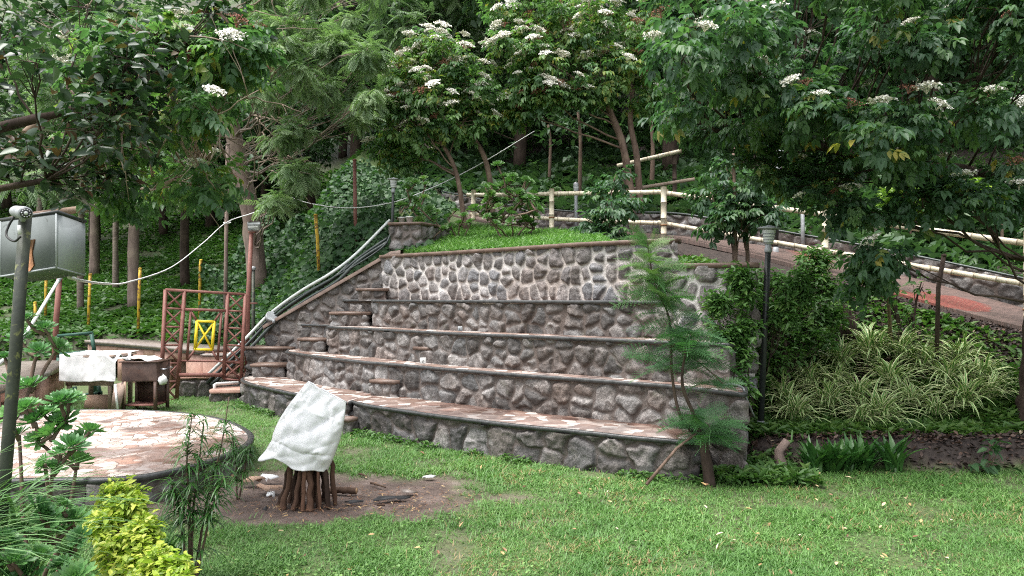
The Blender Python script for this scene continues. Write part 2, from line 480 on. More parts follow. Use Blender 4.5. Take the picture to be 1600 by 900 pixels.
def paving_mat(name, scale, cols, grout, wet=.3, red=(.30, .12, .08)):
    m, nt, b = nodes(name)
    co = obj_co(nt)
    w = nd(nt, "ShaderNodeTexNoise", {'Vector': co}, Scale=scale * .8, Detail=2)
    wv = nd(nt, "ShaderNodeVectorMath", {0: co}, _operation='ADD')
    sc = nd(nt, "ShaderNodeVectorMath", {0: w.outputs['Color']}, _operation='SCALE'); sc.inputs['Scale'].default_value = .5 / scale
    nt.links.new(sc.outputs[0], wv.inputs[1])
    v1 = nd(nt, "ShaderNodeTexVoronoi", {'Vector': wv.outputs[0]}, Scale=scale, Randomness=1.0, _feature='F1', _voronoi_dimensions='2D')
    v2 = nd(nt, "ShaderNodeTexVoronoi", {'Vector': wv.outputs[0]}, Scale=scale, Randomness=1.0, _feature='DISTANCE_TO_EDGE', _voronoi_dimensions='2D')
    sep = nd(nt, "ShaderNodeSeparateColor", {'Color': v1.outputs['Color']})
    col = ramp(nt, sep.outputs[0], [(i / (len(cols)), c) for i, c in enumerate(cols)], 'CONSTANT')
    col = mix(nt, .6, col, ramp(nt, noise(nt, co, 3.5, 5, .7), [(.3, .55), (.7, 1.4)]), 'MULTIPLY')
    rd = ramp(nt, noise(nt, co, 1.1, 4, .6), [(.54, 0.0), (.66, .6)])
    col = mix(nt, rd, col, red)
    gm = ramp(nt, v2.outputs['Distance'], [(.025, 1.0), (.06, 0.0)])
    wetm = ramp(nt, noise(nt, co, .9, 3, .5), [(.57, 0.0), (.61, 1.0)])
    col = mix(nt, wetm, col, mix(nt, 1.0, col, (.42, .40, .40), 'MULTIPLY'))
    col = mix(nt, gm, col, grout)
    nt.links.new(col, b.inputs['Base Color'])
    nt.links.new(ramp(nt, noise(nt, co, 2.3, 4), [(.4, wet), (.6, wet + .35)]), b.inputs['Roughness'])
    b.inputs['Specular IOR Level'].default_value = .5
    bump(nt, b, gm, -.35, .008)
    return m

CRZ = [(.20, .145, .12), (.135, .085, .067), (.40, .365, .335), (.16, .105, .083), (.115, .068, .054), (.27, .22, .195)]
M['paving_stage'] = paving_mat('crazy_paving_stage', 7.5, [(.58, .51, .47), (.42, .33, .29), (.66, .61, .58), (.50, .42, .38), (.32, .22, .18), (.62, .56, .52)], (.16, .11, .09), .22, (.36, .18, .12))
M['paving_tread'] = paving_mat('crazy_paving_tread', 7.0, CRZ, (.13, .09, .072), .25, (.20, .10, .072))

m, nt, b = nodes('path_paving')
co = obj_co(nt)
br = nd(nt, "ShaderNodeTexBrick", {'Vector': co}, Scale=4.0, Mortar__Size=.015, _offset=.5)
br.inputs['Color1'].default_value = (.10, .070, .060, 1); br.inputs['Color2'].default_value = (.15, .10, .085, 1); br.inputs['Mortar'].default_value = (.08, .06, .05, 1)
rd = ramp(nt, noise(nt, co, .75, 3, .5), [(.55, 0.0), (.57, 1.0)])
sp = ramp(nt, noise(nt, co, 26, 3, .6), [(.60, 0.0), (.68, 1.0)])
rc = mix(nt, sp, (.20, .055, .042), (.30, .20, .14))
sx_ = nd(nt, "ShaderNodeSeparateXYZ", {0: co})
rgt = nd(nt, "ShaderNodeMapRange", {0: sx_.outputs[0]}); rgt.inputs[1].default_value = 5.2; rgt.inputs[2].default_value = 5.5
rd = mix(nt, 1.0, rd, rgt.outputs[0], 'MULTIPLY')
rc = mix(nt, br.outputs['Fac'], rc, (.10, .05, .04))
col = mix(nt, rd, br.outputs['Color'], rc)
nt.links.new(col, b.inputs['Base Color']); b.inputs['Roughness'].default_value = .5
bump(nt, b, noise(nt, co, 30, 4), .3, .01)
M['path'] = m

# ground: tint = how grassy, aux = mulch / forest soil
m, nt, b = nodes('ground_soil')
co = obj_co(nt)
dirt = ramp(nt, noise(nt, co, 2.4, 7, .7), [(.3, (.055, .038, .031)), (.48, (.105, .076, .064)), (.6, (.15, .112, .095)), (.75, (.25, .21, .19))])
grs = ramp(nt, noise(nt, co, 9, 6, .75), [(.3, (.045, .075, .024)), (.6, (.085, .125, .04)), (.75, (.14, .12, .07))])
mul = ramp(nt, noise(nt, co, 14, 6, .75), [(.3, (.012, .009, .008)), (.7, (.045, .032, .026))])
col = mix(nt, attr(nt, 'tint'), dirt, grs)
col = mix(nt, attr(nt, 'aux'), col, mul)
nt.links.new(col, b.inputs['Base Color']); b.inputs['Roughness'].default_value = .75
b.inputs['Specular IOR Level'].default_value = .35
bump(nt, b, noise(nt, co, 22, 6, .7), .6, .03)
M['ground'] = m
# ------------------------------------------------------------------ terrain
FENCE = np.array([(-8.0, 26.0, 7.0), (-3.6, 20.6, 4.6), (-.9, 18.0, 3.72), (.87, 16.5, 3.35), (2.97, 14.8, 3.08), (5.35, 13.0, 2.33), (7.36, 11.0, 1.48), (9.5, 9.2, .95), (14.0, 6.0, .6), (40.0, -6.0, .4)])
C5 = np.array([(-2.26, 14.0), (-1.2, 12.95), (0.0, 11.8), (.92, 10.8), (1.73, 10.2), (2.3, 9.92)])
C5E = np.array([(-9.0, 20.5), (-2.26, 14.0), (-1.2, 12.95), (0.0, 11.8), (.92, 10.8), (1.73, 10.2), (2.3, 9.92), (3.05, 9.7), (8, 7.5), (40, -8)])

def sdp(pl, x, y):
    """signed distance behind a polyline, with its interpolated third column"""
    x, y = np.asarray(x, float), np.asarray(y, float)
    best = np.full(x.shape, 1e9); sg = np.zeros(x.shape); z = np.zeros(x.shape)
    for i in range(len(pl) - 1):
        a, b = pl[i], pl[i + 1]
        dx, dy = b[0] - a[0], b[1] - a[1]
        L = dx * dx + dy * dy
        t = np.clip(((x - a[0]) * dx + (y - a[1]) * dy) / L, 0, 1)
        ex, ey = x - a[0] - t * dx, y - a[1] - t * dy
        d = np.hypot(ex, ey)
        s = np.sign(dx * (y - a[1]) - dy * (x - a[0]))
        m_ = d < best - 1e-9
        best = np.where(m_, d, best); sg = np.where(m_, s, sg)
        if pl.shape[1] > 2: z = np.where(m_, a[2] + t * (b[2] - a[2]), z)
    return best * sg, z

SW0, SW1 = np.array([-4.86, 14.9]), np.array([-2.26, 14.02])       # the sloping side wall

def T(x, y, soft=True):
    x, y = np.asarray(x, float), np.asarray(y, float)
    d, zf = sdp(FENCE, x, y)
    c, _ = sdp(C5E, x, y)
    front = np.maximum(-d, 0)
    # behind the tall wall: a mound up to the fence
    zw = np.where(x < 1.9, 2.6, np.interp(x, [1.9, 2.3], [2.6, 2.25]))
    w = np.clip(c, 0, None) / (np.clip(c, 0, None) + front + 1e-6)
    mound = zw * (1 - w) + zf * w + .12 * np.sin(w * math.pi) * (x < 1.5)
    mound = np.where(c > .3, mound, 0.0)
    # the planted bed at the right
    ye = 8.35 + .12 * np.sin(x * 2.3) + .1 * np.sin(x * 5.1)
    bed = np.maximum(zf - .46 * front, .30) + .05 * (fbm(x * 1.6, y * 1.6, 3) - .5)
    bed = bed * sstep(ye - .12, ye + .18, y)
    mb = sstep(2.45, 2.95, x)
    z = np.where(x > 3.05, bed, np.where(c > .3, mound, bed * mb))
    # behind the fence: level path, low wall, then the hill
    back = np.maximum(d - 1.25, 0)
    hill = zf + np.where(d > 1.25, .42, 0) + back * .30 + .012 * np.minimum(back, 30) ** 2 + .25 * (fbm(x * .35, y * .35, 9) - .5) * np.minimum(back, 3)
    z = np.where(d > 0, np.where(d > 1.25, hill, zf + .17 * d * sstep(2, 5, x)), z)
    # the left hillside
    zt = np.interp(x, [-4.86, -2.26], [1.2, 2.6])
    yw = np.interp(x, [-4.86, -2.26], [14.9, 14.02])
    q = y - yw - .3
    sn = np.interp(x, [-4.86, -2.3], [.8, .34])
    near = np.where(q > 0, zt + np.minimum(q, 5) * sn + np.maximum(q - 5, 0) * .42, 0)
    y0 = np.interp(x, [-9, -4.86], [18.3, 15.3])
    sl = np.interp(x, [-14, -9, -5.2], [.16, .27, .72])
    q2 = y - y0
    far = np.where(q2 > 0, np.minimum(q2 * 1.2, .8) + np.minimum(q2, 5) * sl + np.maximum(q2 - 5, 0) * (.26 + .008 * np.minimum(np.maximum(q2 - 5, 0), 30)), 0)
    k = sstep(-5.3, -4.5, x)
    left = far * (1 - k) + near * k + .3 * (fbm(x * .5, y * .5, 4) - .5) * sstep(0, 2, y - y0)
    kl = sstep(-1.2, -2.4, x) if soft else (x < -2.0)
    kl = np.where(c > 2.2, sstep(-.8, -3.4, x), np.where(x < -2.27, 1.0, 0.0))
    return z * (1 - kl) + left * kl

def Tz(x, y): return float(T(np.array([x]), np.array([y]))[0])

STAGE_C, STAGE_R, STAGE_Z = np.array([-4.9, 8.62]), 1.98, .25

def dirt_mask(x, y):
    """1 where the lawn is worn to bare soil"""
    n = fbm(x * 1.7, y * 1.7, 21, 4)
    e = 1 - np.hypot((x + 1.88) / 1.68, (y - 7.32) / .95)
    a = sstep(-.16, .24, e + (n - .5) * .75 + (fbm(x * 7, y * 9, 22, 3) - .5) * .35)
    p = sstep(.57, .70, fbm(x * 2.3 + 7, y * 3.3, 33, 5)) * .38
    tr = sstep(.55, .1, np.abs(y - (7.45 - .12 * (x + 1)))) * sstep(-3.6, -1, x) * sstep(1.2, -.4, x) * sstep(.45, .62, n) * .8
    wr = sstep(.50, .66, fbm(x * 2.1 + 3, y * 3.1, 35, 4)) * sstep(.6, 1.6, x) * sstep(.9, .2, np.abs(y - 6.7)) * .45
    return np.clip(np.maximum.reduce([a, p, tr, wr]), 0, 1)

def axis(lo, hi, step, far, grow=1.12):
    a = list(np.arange(lo, hi + 1e-6, step))
    s, x = step, hi
    while x < far: s *= grow; x += s; a.append(x)
    s, x = step, lo
    pre = []
    while x > -far: s *= grow; x -= s; pre.append(x)
    return np.array(pre[::-1] + a)

gx = axis(-8.0, 8.0, .07, 700)
gy = axis(3.0, 18.0, .07, 700)
X, Y = np.meshgrid(gx, gy)
Zg = T(X, Y)
nearw = sstep(40, 20, np.hypot(X, Y))
Zg = Zg + .018 * (fbm(X * 1.3, Y * 1.3, 5) - .5) * nearw
dm = dirt_mask(X, Y)
Zg = Zg - .025 * dm * (np.abs(Zg) < .1)
d_, _ = sdp(FENCE, X, Y)
ring = sstep(.05, .12, Zg)
lawn = (1 - ring)
grassy = lawn * (1 - dm) * .9 + ring * 1.0 * (X < 1.4)
mulch = ring * np.where(X > 1.4, .95, .35 * sstep(.45, .6, fbm(X, Y, 8)))
mulch = np.where((d_ > 1.3) & (X > -6), 1.0, mulch)
mulch = np.where((X < -6) & (ring > .5), .25 + .5 * sstep(.45, .6, fbm(X, Y, 8)), mulch)
g = MB()
ni = len(gx)
i = np.arange(len(gy) - 1)[:, None] * ni; j = np.arange(ni - 1)[None, :]
F = np.stack([i + j, i + j + 1, i + ni + j + 1, i + ni + j], -1).reshape(-1, 4)
g.add(np.stack([X.ravel(), Y.ravel(), Zg.ravel()], 1), F, grassy.ravel(), mulch.ravel())
tag(g.build('ground', M['ground'], smooth=True), kind='structure')

# the path behind the fence, one sheet on the terrain
pp, _ = resample(smooth_curve(FENCE[1:9], 10), .12)
tg = unit(np.gradient(pp[:, :2], axis=0)); nr = np.stack([-tg[:, 1], tg[:, 0]], 1)
g = MB()
V = []
for k, o in enumerate(np.linspace(-.10, 1.14, 6)):
    V.append(np.column_stack([pp[:, :2] + nr * o, pp[:, 2] + .03 + (.004 * np.sin(pp[:, 0] * 3)) + .17 * o * sstep(2, 5, pp[:, 0])]))
V = np.stack(V, 1); m_, w_ = V.shape[:2]
i = np.arange(m_ - 1)[:, None] * w_; j = np.arange(w_ - 1)[None, :]
F = np.stack([i + j, i + w_ + j, i + w_ + j + 1, i + j + 1], -1).reshape(-1, 4)
g.add(V.reshape(-1, 3), F)
# outer kerb face
e = V[:, 0]; g.add(np.vstack([e, e - [0, 0, .07]]), np.stack([np.arange(m_ - 1), np.arange(m_ - 1) + m_, np.arange(1, m_) + m_, np.arange(1, m_)], 1))
tag(g.build('path', M['path']), kind='structure')

# ------------------------------------------------------------------ rubble masonry
def stones(U, W, size, gap, seed, elong=1.0, rough=1.0, h=.05, sharp=55.0):
    """displacement, mortar mask and stone tint on wall coordinates (metres)"""
    rng = np.random.default_rng(seed)
    Lu, Lw = U.max(), W.max()
    sx, sy = size / math.sqrt(elong), size * math.sqrt(elong)
    rows = max(1, int(round(Lw / sy))) if Lw > sy * .8 else 1
    sy = Lw / rows
    S = []
    for r_ in range(-1, rows + 1):
        x = -sx * 2 + rng.random() * sx
        while x < Lu + sx * 2:
            stp = sx * rng.uniform(.55, 1.7)
            if rng.random() < .20 * rough:      # two small stones in one place
                S.append((x + stp / 2, (r_ + .25 + rng.uniform(-.1, .1)) * sy)); S.append((x + stp / 2 + rng.uniform(-.2, .2) * sx, (r_ + .78 + rng.uniform(-.1, .1)) * sy))
            else:
                S.append((x + stp / 2, (r_ + .5 + rng.uniform(-.30, .30)) * sy))
            x += stp
    S = np.array(S)
    wgt = rng.uniform(-.10, .10, len(S)) * size * size * .5
    tnt = rng.random(len(S)); off = rng.normal(0, .012, len(S)); tlt = rng.normal(0, .09, (len(S), 2))
    wu = U + .16 * size * (fbm(U / size * 1.8, W / size * 1.8, seed + 1, 3) - .5) * 2 * rough
    ww = W + .16 * size * (fbm(U / size * 1.8 + 9, W / size * 1.8, seed + 2, 3) - .5) * 2 * rough
    n = U.size
    disp, mort, tint = np.zeros(n), np.zeros(n), np.zeros(n)
    order = np.argsort(wu.ravel()); fu, fw = wu.ravel(), ww.ravel()
    CH = 1500
    for a in range(0, n, CH):
        id_ = order[a:a + CH]; u, w = fu[id_], fw[id_]
        near = np.where((S[:, 0] > u.min() - 1.6 * size) & (S[:, 0] < u.max() + 1.6 * size))[0]
        s = S[near]
        d2 = (u[:, None] - s[None, :, 0]) ** 2 + (w[:, None] - s[None, :, 1]) ** 2 - wgt[near][None]
        k = d2.argmin(1)
        ar = np.arange(len(u))
        sep = np.hypot(s[:, None, 0] - s[None, :, 0], s[:, None, 1] - s[None, :, 1]) + 1e-6
        bd = (d2 - d2[ar, k][:, None]) / (2 * sep[k])
        bd[ar, k] = 9
        kk = sharp / (size / .3)
        dist = -np.log(np.exp(-kk * np.minimum(bd, 3)).sum(1) + 1e-30) / kk
        gg = gap * (.7 + .8 * vnoise(u * 9, w * 9, seed + 5))
        q = dist - gg
        disp[id_] = np.where(q > 0, h * (1 - np.exp(-np.maximum(q, 0) / .017)) + (off[near][k] + (u - s[k, 0]) * tlt[near][k, 0] + (w - s[k, 1]) * tlt[near][k, 1]) * sstep(0, .03, q), 0)
        mort[id_] = 1 - sstep(-.004, .010, q)
        tint[id_] = tnt[near][k]
    disp += (.010 * (fbm(fu * 14, fw * 14, seed + 7, 4) - .5) * 2 + .022 * (fbm(fu * 5, fw * 5, seed + 8, 3) - .5)) * (1 - mort * .6)
    # chiselled facets
    fac = np.abs(fbm(fu * 7 + 3, fw * 7, seed + 11, 2) - .5)
    disp -= .045 * fac * (1 - mort) * rough
    return disp, mort, tint

def stone_wall(name, mat, parent, pts, z0, z1, size, gap, seed, elong=1.0, step=.0125, rough=1.0, flip=False, h=.05, sharp=55.0):
    """pts run left to right as seen from the outside; z0, z1 numbers or per-point functions of arc length share"""
    p, t = resample(pts, step)
    tg = unit(np.gradient(p, axis=0)); nrm = np.stack([tg[:, 1], -tg[:, 0]], 1) * (-1 if flip else 1)
    fr = t / t[-1]
    a = np.array([z0(f) for f in fr]) if callable(z0) else np.full(len(t), z0)
    b_ = np.array([z1(f) for f in fr]) if callable(z1) else np.full(len(t), z1)
    nh = max(3, int(round((b_ - a).max() / step)) + 1)
    k = np.linspace(0, 1, nh)
    Z = a[:, None] + (b_ - a)[:, None] * k[None]
    U = np.broadcast_to(t[:, None], Z.shape).copy()
    disp, mort, tint = stones(U, Z - a.min(), size, gap, seed, elong, rough, h, sharp)
    D = disp.reshape(Z.shape)
    V = np.stack([p[:, None, 0] + nrm[:, None, 0] * D, p[:, None, 1] + nrm[:, None, 1] * D, Z], -1)
    i = np.arange(len(t) - 1)[:, None] * nh; j = np.arange(nh - 1)[None]
    F = np.stack([i + j, i + nh + j, i + nh + j + 1, i + j + 1], -1).reshape(-1, 4)
    if flip: F = F[:, ::-1]
    g = MB().add(V.reshape(-1, 3), F, tint, mort)
    return g.build(name, mat, parent, smooth=True)

def strip_slab(name, mat, parent, front, back, z, th, nseg=160):
    """a flat slab between two plan curves"""
    f = np.stack([np.interp(np.linspace(0, 1, nseg), *_par(front, k)) for k in (0, 1)], 1)
    b_ = np.stack([np.interp(np.linspace(0, 1, nseg), *_par(back, k)) for k in (0, 1)], 1)
    n = nseg
    V = np.vstack([np.column_stack([f, np.full(n, z)]), np.column_stack([b_, np.full(n, z)]), np.column_stack([f, np.full(n, z - th)]), np.column_stack([b_, np.full(n, z - th)])])
    a = np.arange(n - 1)
    F = np.vstack([np.stack([a, a + 1, a + n + 1, a + n], 1), np.stack([a + 2 * n, a + 3 * n, a + 3 * n + 1, a + 2 * n + 1], 1), np.stack([a, a + 2 * n, a + 2 * n + 1, a + 1], 1)])
    E = np.array([[0, n, 3 * n, 2 * n], [n - 1, 3 * n - 1, 4 * n - 1, 2 * n - 1]])
    return MB().add(V, np.vstack([F, E])).build(name, mat, parent)

def _par(c, k):
    c = np.asarray(c, float)
    s = np.concatenate([[0], np.cumsum(np.linalg.norm(np.diff(c, axis=0), axis=1))])
    return s / s[-1], c[:, k]

def offset(c, o):
    c = np.asarray(c, float)
    tg = unit(np.gradient(c, axis=0))
    return c + np.stack([tg[:, 1], -tg[:, 0]], 1) * o

def edge_band(name, mat, parent, curve, z, o=.055, w=.05, h=.045, seed=0):
    c, t = resample(curve, .05)
    tg = unit(np.gradient(c, axis=0)); nr = np.stack([tg[:, 1], -tg[:, 0]], 1)
    jo = (fbm(t * 3, t * 0, seed + 3, 3) - .5) * .012
    A = c + nr * (o + jo)[:, None] if np.ndim(jo) else c
    B = c + nr * (o - w)
    n = len(c)
    top = z + .004 + (fbm(t * 4, t * 0 + 5, seed, 2) - .5) * .004
    V = np.vstack([np.column_stack([A, top - h]), np.column_stack([A, top - .008]), np.column_stack([A - nr * .008, top]), np.column_stack([B, top]), np.column_stack([B, top - h])])
    a = np.arange(n - 1)
    F = np.vstack([np.stack([a + k * n, a + 1 + k * n, a + 1 + ((k + 1) % 5) * n, a + ((k + 1) % 5) * n], 1) for k in range(5)])
    E = [[k * n for k in range(5)], [k * n + n - 1 for k in range(5)][::-1]]
    g = MB().add(V, F)
    g.f.append(np.array(E))
    return g.build(name, mat, parent)

def uvc(pts, H):
    """plan curve from pixels on a level edge of height H"""
    out = []
    for u, v in pts:
        Yd = (EYE - H) * FPX / (v - 464.0)
        out.append((P(u, v, Yd)[0], Yd))
    return out

T1 = [(-4.86, 14.35)] + uvc([(381, 591), (392, 598), (430, 607), (480, 617), (543, 627.5)], .42)
T1b = [(-2.30, 10.86)] + uvc([(575, 631), (620, 638), (700, 649), (800, 661), (900, 671), (977, 679), (1068, 687)], .42) + [(1.98, 8.0), (2.05, 8.6)]
T1 = [tuple(x) for x in smooth_curve(T1, 6)]; T1b = [tuple(x) for x in smooth_curve(T1b[:-2], 5)] + [(1.93, 7.86), (2.05, 8.6)]
T1 = T1 + T1b
T2 = [(-4.28, 14.7)] + uvc([(450, 549), (500, 556), (560, 563), (620, 568), (700, 575), (800, 583), (900, 590), (985, 596), (1050, 601), (1160, 613.5)], .9) + [(2.62, 8.6)]
T2 = [T2[0]] + [tuple(x) for x in smooth_curve(T2[1:-1], 5)] + [T2[-1]]
T3a = [(-4.02, 14.52), (-3.47, 14.2)]
T3 = [(-3.40, 14.15)] + [tuple(x) for x in smooth_curve([(-3.24, 13.45), (-2.36, 12.6), (-1.6, 11.8), (-.74, 10.98), (0, 10.4), (.83, 9.74), (1.46, 9.23), (1.95, 8.86), (2.45, 8.5)], 5)] + [(2.62, 9.2)]
T4a = [(-3.16, 14.25), (-2.62, 14.05)]
T4 = [(-2.56, 14.0)] + [tuple(x) for x in smooth_curve([(-2.42, 13.3), (-1.6, 12.42), (-.74, 11.6), (0, 11.0), (.83, 10.32), (1.5, 9.78), (2.05, 9.42)], 5)] + [(2.12, 9.8)]
T5 = [(-2.42, 14.05)] + [tuple(x) for x in smooth_curve([(-2.28, 13.85), (-1.2, 12.9), (0.0, 11.75), (.92, 10.8), (1.73, 10.2), (2.2, 9.97)], 5)]
T5b = [(1.98, 9.85), (2.06, 9.36), (2.5, 9.2), (2.92, 9.08), (3.02, 9.6), (3.10, 12.0)]

def socket(parent, u, v, Yd, mat, name='socket_box', s=.07):
    c = P(u, v, Yd)
    b = MB().box(c, (s, .05, s), bevel=.006)
    o = b.build(name, M[mat], parent)
    k = MB()
    for dx in (-.012, .012): k.box(c + [dx, -.027, .004], (.008, .006, .012))
    k.box(c + [0, -.027, -.016], (.01, .006, .01))
    WL[o.name] = WL[parent.name]
    k.build('socket_holes', M['black_paint'], o)
    return o

def step_block(parent, x0, x1, yf, yb, z0, z1, seed, mat='stone_mid', tread='coping', size=.24, yf1=None):
    yf1 = yf if yf1 is None else yf1
    s = stone_wall('step_riser', M[mat], parent, [(x0, yb), (x0 + .001, yf), (x1, yf1), (x1 + .001, yb)], z0, z1 - .05, size, .014, seed, step=.014)
    g = MB()
    o = .05
    q = [(x0 - o, yf - o), (x1 + o, yf1 - o), (x1 + o, yb), (x0 - o, yb)]
    g.hexa([(x, y, z1 - .05) for x, y in q] + [(x, y, z1) for x, y in q])
    g.build('step_tread', M[tread], parent)

def bench(name, label, curve, back, z0, z1, mat, size, seed, gap, extra=None, elong=1.0):
    root = thing(name, label, 'stone bench', (np.mean([p[0] for p in curve]), np.mean([p[1] for p in curve]), z0), 'curved stone seating tiers of the amphitheatre')
    stone_wall('stone_face', M[mat], root, curve, z0 - .05, z1 - .045, size, gap, seed, elong, rough=1.35 if mat == 'stone_low' else 1.15, sharp=120 if mat == 'stone_low' else 72)
    strip_slab('paved_tread', M['paving_tread'], root, offset(curve, .03), back, z1, .05)
    edge_band('edge_stone', M['dark_edge'], root, curve, z1, seed=seed)
    return root

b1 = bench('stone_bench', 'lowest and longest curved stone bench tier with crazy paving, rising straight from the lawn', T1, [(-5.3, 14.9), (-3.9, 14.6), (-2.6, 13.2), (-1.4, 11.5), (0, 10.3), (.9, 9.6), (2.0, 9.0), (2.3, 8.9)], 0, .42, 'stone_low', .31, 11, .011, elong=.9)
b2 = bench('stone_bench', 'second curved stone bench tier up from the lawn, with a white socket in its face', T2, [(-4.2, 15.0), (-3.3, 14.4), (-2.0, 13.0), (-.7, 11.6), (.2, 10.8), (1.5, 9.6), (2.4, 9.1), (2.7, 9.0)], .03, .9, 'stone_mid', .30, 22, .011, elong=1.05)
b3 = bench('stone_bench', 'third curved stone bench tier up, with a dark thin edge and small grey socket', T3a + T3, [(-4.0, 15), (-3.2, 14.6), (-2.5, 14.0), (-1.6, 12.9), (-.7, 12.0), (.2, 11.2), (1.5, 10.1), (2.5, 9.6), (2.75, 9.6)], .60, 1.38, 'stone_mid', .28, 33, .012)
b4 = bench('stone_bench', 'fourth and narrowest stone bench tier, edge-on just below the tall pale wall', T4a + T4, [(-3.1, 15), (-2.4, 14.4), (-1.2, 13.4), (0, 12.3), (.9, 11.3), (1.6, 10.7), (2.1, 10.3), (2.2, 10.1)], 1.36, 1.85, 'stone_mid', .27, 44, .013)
socket(b2, 661, 563.5, 11.05, 'pot_white', s=.085); socket(b3, 719, 513.5, 11.15, 'grey_metal'); socket(b2, 593, 607.5, 11.62, 'grey_metal')

rw = thing('retaining_wall', 'tall pale rubble retaining wall above the seating tiers, topped by a grassy mound', 'stone wall', (-.3, 12, 1.85))
stone_wall('stone_face', M['stone_top'], rw, T5, 1.83, 2.64, .215, .0145, 55, 1.2, rough=.8)
edge_band('coping', M['coping'], rw, T5, 2.67, .06, .25, .06, 5)
rw2 = thing('retaining_wall', 'lower pale stub of rubble wall with big stones behind the feathery sapling', 'stone wall', (2.6, 9.8, 1.3))
stone_wall('stone_face', M['stone_top'], rw2, T5b, .7, 2.28, .27, .015, 66, 1.05, rough=.8)
edge_band('coping', M['coping'], rw2, T5b, 2.31, .06, .25, .06, 6)

sw = thing('side_wall', 'sloping rubble wall with brown coping beside the narrow stone steps, pipes lying along it', 'stone wall', (SW0[0], SW0[1], 0))
swp = [tuple(SW0 + [-.02, .3]), tuple(SW0), tuple(SW1), (-2.0, 13.95)]
slope = lambda f: np.interp(f, [0, .1, .92, 1], [1.30, 1.30, 2.70, 2.70])
stone_wall('stone_face', M['stone_mid'], sw, swp, .4, slope, .27, .014, 77)
cpt, ct = resample([tuple(SW0 + [-.06, 0]), tuple(SW1), (-2.05, 13.95)], .1)
zc = np.interp(ct / ct[-1], [0, .93, 1], [1.32, 2.74, 2.76])
g = MB()
Va = np.column_stack([cpt + [0, -.09], zc]); Vb = np.column_stack([cpt + [0, .30], zc + .03]); n = len(cpt)
a = np.arange(n - 1)
g.add(np.vstack([Va, Vb, Va - [0, 0, .07], Vb - [0, 0, .4]]), np.vstack([np.stack([a, a + 1, a + n + 1, a + n], 1), np.stack([a, a + 2 * n, a + 2 * n + 1, a + 1], 1), np.stack([a + n, a + n + 1, a + 3 * n + 1, a + 3 * n], 1)]))
g.build('coping', M['coping'], sw)

# low end wall left of the second tier and the narrow stairs
ew = thing('low_wall', 'low rubble wall with a moss-edged top at the left foot of the stairs', 'stone wall', (-4.7, 14.5, 0))
stone_wall('stone_face', M['stone_mid'], ew, [(-5.12, 15.2), (-5.1, 14.56), (-4.25, 14.42)], .0, .9, .25, .013, 88)
g = MB(); q = [(-5.16, 14.50), (-4.2, 14.36), (-4.2, 14.93), (-5.16, 15.2)]
g.hexa([(x, y, .89) for x, y in q] + [(x, y, .94) for x, y in q]); g.build('coping', M['coping'], ew)
st = thing('stone_stairs', 'narrow flight of stone half-steps climbing between side wall and tier ends', 'stairs', (-3.6, 14.2, .4))
step_block(st, -4.78, -4.22, 13.98, 14.5, .40, .66, 91)
step_block(st, -3.90, -3.42, 13.95, 14.6, .88, 1.14, 92, yf1=13.75)
step_block(st, -3.24, -2.58, 13.62, 14.4, 1.36, 1.63, 93, yf1=13.5)
step_block(st, -2.80, -2.30, 13.82, 14.3, 1.83, 2.06, 94, yf1=13.72)
# single slab steps jutting out of the faces of the tiers half-way along
def jut(u0, u1, v, H, dep, parent, back=0.0):
    Yd = (EYE - H) * FPX / (v - 464.0) + back
    a, b_ = P(u0, v, Yd), P(u1, v, Yd - (u1 - u0) / FPX * Yd * .55)
    g = MB(); n = unit(np.array([b_[1] - a[1], a[0] - b_[0]])) * -1
    q = [a[:2], b_[:2], b_[:2] + n * dep, a[:2] + n * dep]
    g.hexa([(x, y, H - .05) for x, y in q] + [(x, y, H) for x, y in q]); g.build('step_tread', M['coping'], parent)
    q2 = [a[:2] + n * .03, b_[:2] + n * .03, b_[:2] + n * dep, a[:2] + n * dep]
    stone_wall('step_riser', M['stone_low'], parent, [tuple(q2[3]), tuple(q2[0]), tuple(q2[1]), tuple(q2[2])], H - .25, H - .05, .16, .010, int(u0), step=.014, h=.02)
jut(645, 684, 541.5, 1.14, .5, b3); jut(577, 617, 596.5, .66, .5, b2, .30); jut(517, 545, 652, .22, .6, b1)

# low wall behind the path, and the wall end by the left lamp post
pw = thing('path_wall', 'long low wall of dark boulders behind the sloping path, with a pipe on top', 'stone wall', (4, 15, 2.5))
WH = lambda f: np.interp(f, [0, .45, .8], [.44, .52, .78])
bp, bt = resample(np.column_stack([pp[:, :2] + nr * 1.2, pp[:, 2]])[10:], .02)
zb = bp[:, 2]; frb = bt / bt[-1]
stone_wall('stone_face', M['stone_low'], pw, bp[:, :2], lambda f: np.interp(f, frb, zb) - .03, lambda f: np.interp(f, frb, zb) + WH(f), .30, .016, 101, step=.02)
g = MB(); n = len(bp); a = np.arange(n - 1)
whs = WH(frb)
A = np.column_stack([bp[:, :2], zb + whs - .01]); tgb = unit(np.gradient(bp[:, :2], axis=0)); B = np.column_stack([bp[:, :2] + np.stack([-tgb[:, 1], tgb[:, 0]], 1) * .3, zb + whs])
g.add(np.vstack([A, B]), np.stack([a, a + 1, a + n + 1, a + n], 1)); g.build('wall_top', M['coping'], pw)
pipe_pts = np.column_stack([bp[::8, :2], zb[::8] + whs[::8] + .03]) + np.column_stack([np.zeros((len(bp[::8]), 2)), .01 * np.sin(bt[::8] * 2)])
MB().tube(pipe_pts, .022, 6).build('wall_pipe', M['black_pipe'], pw, smooth=True)

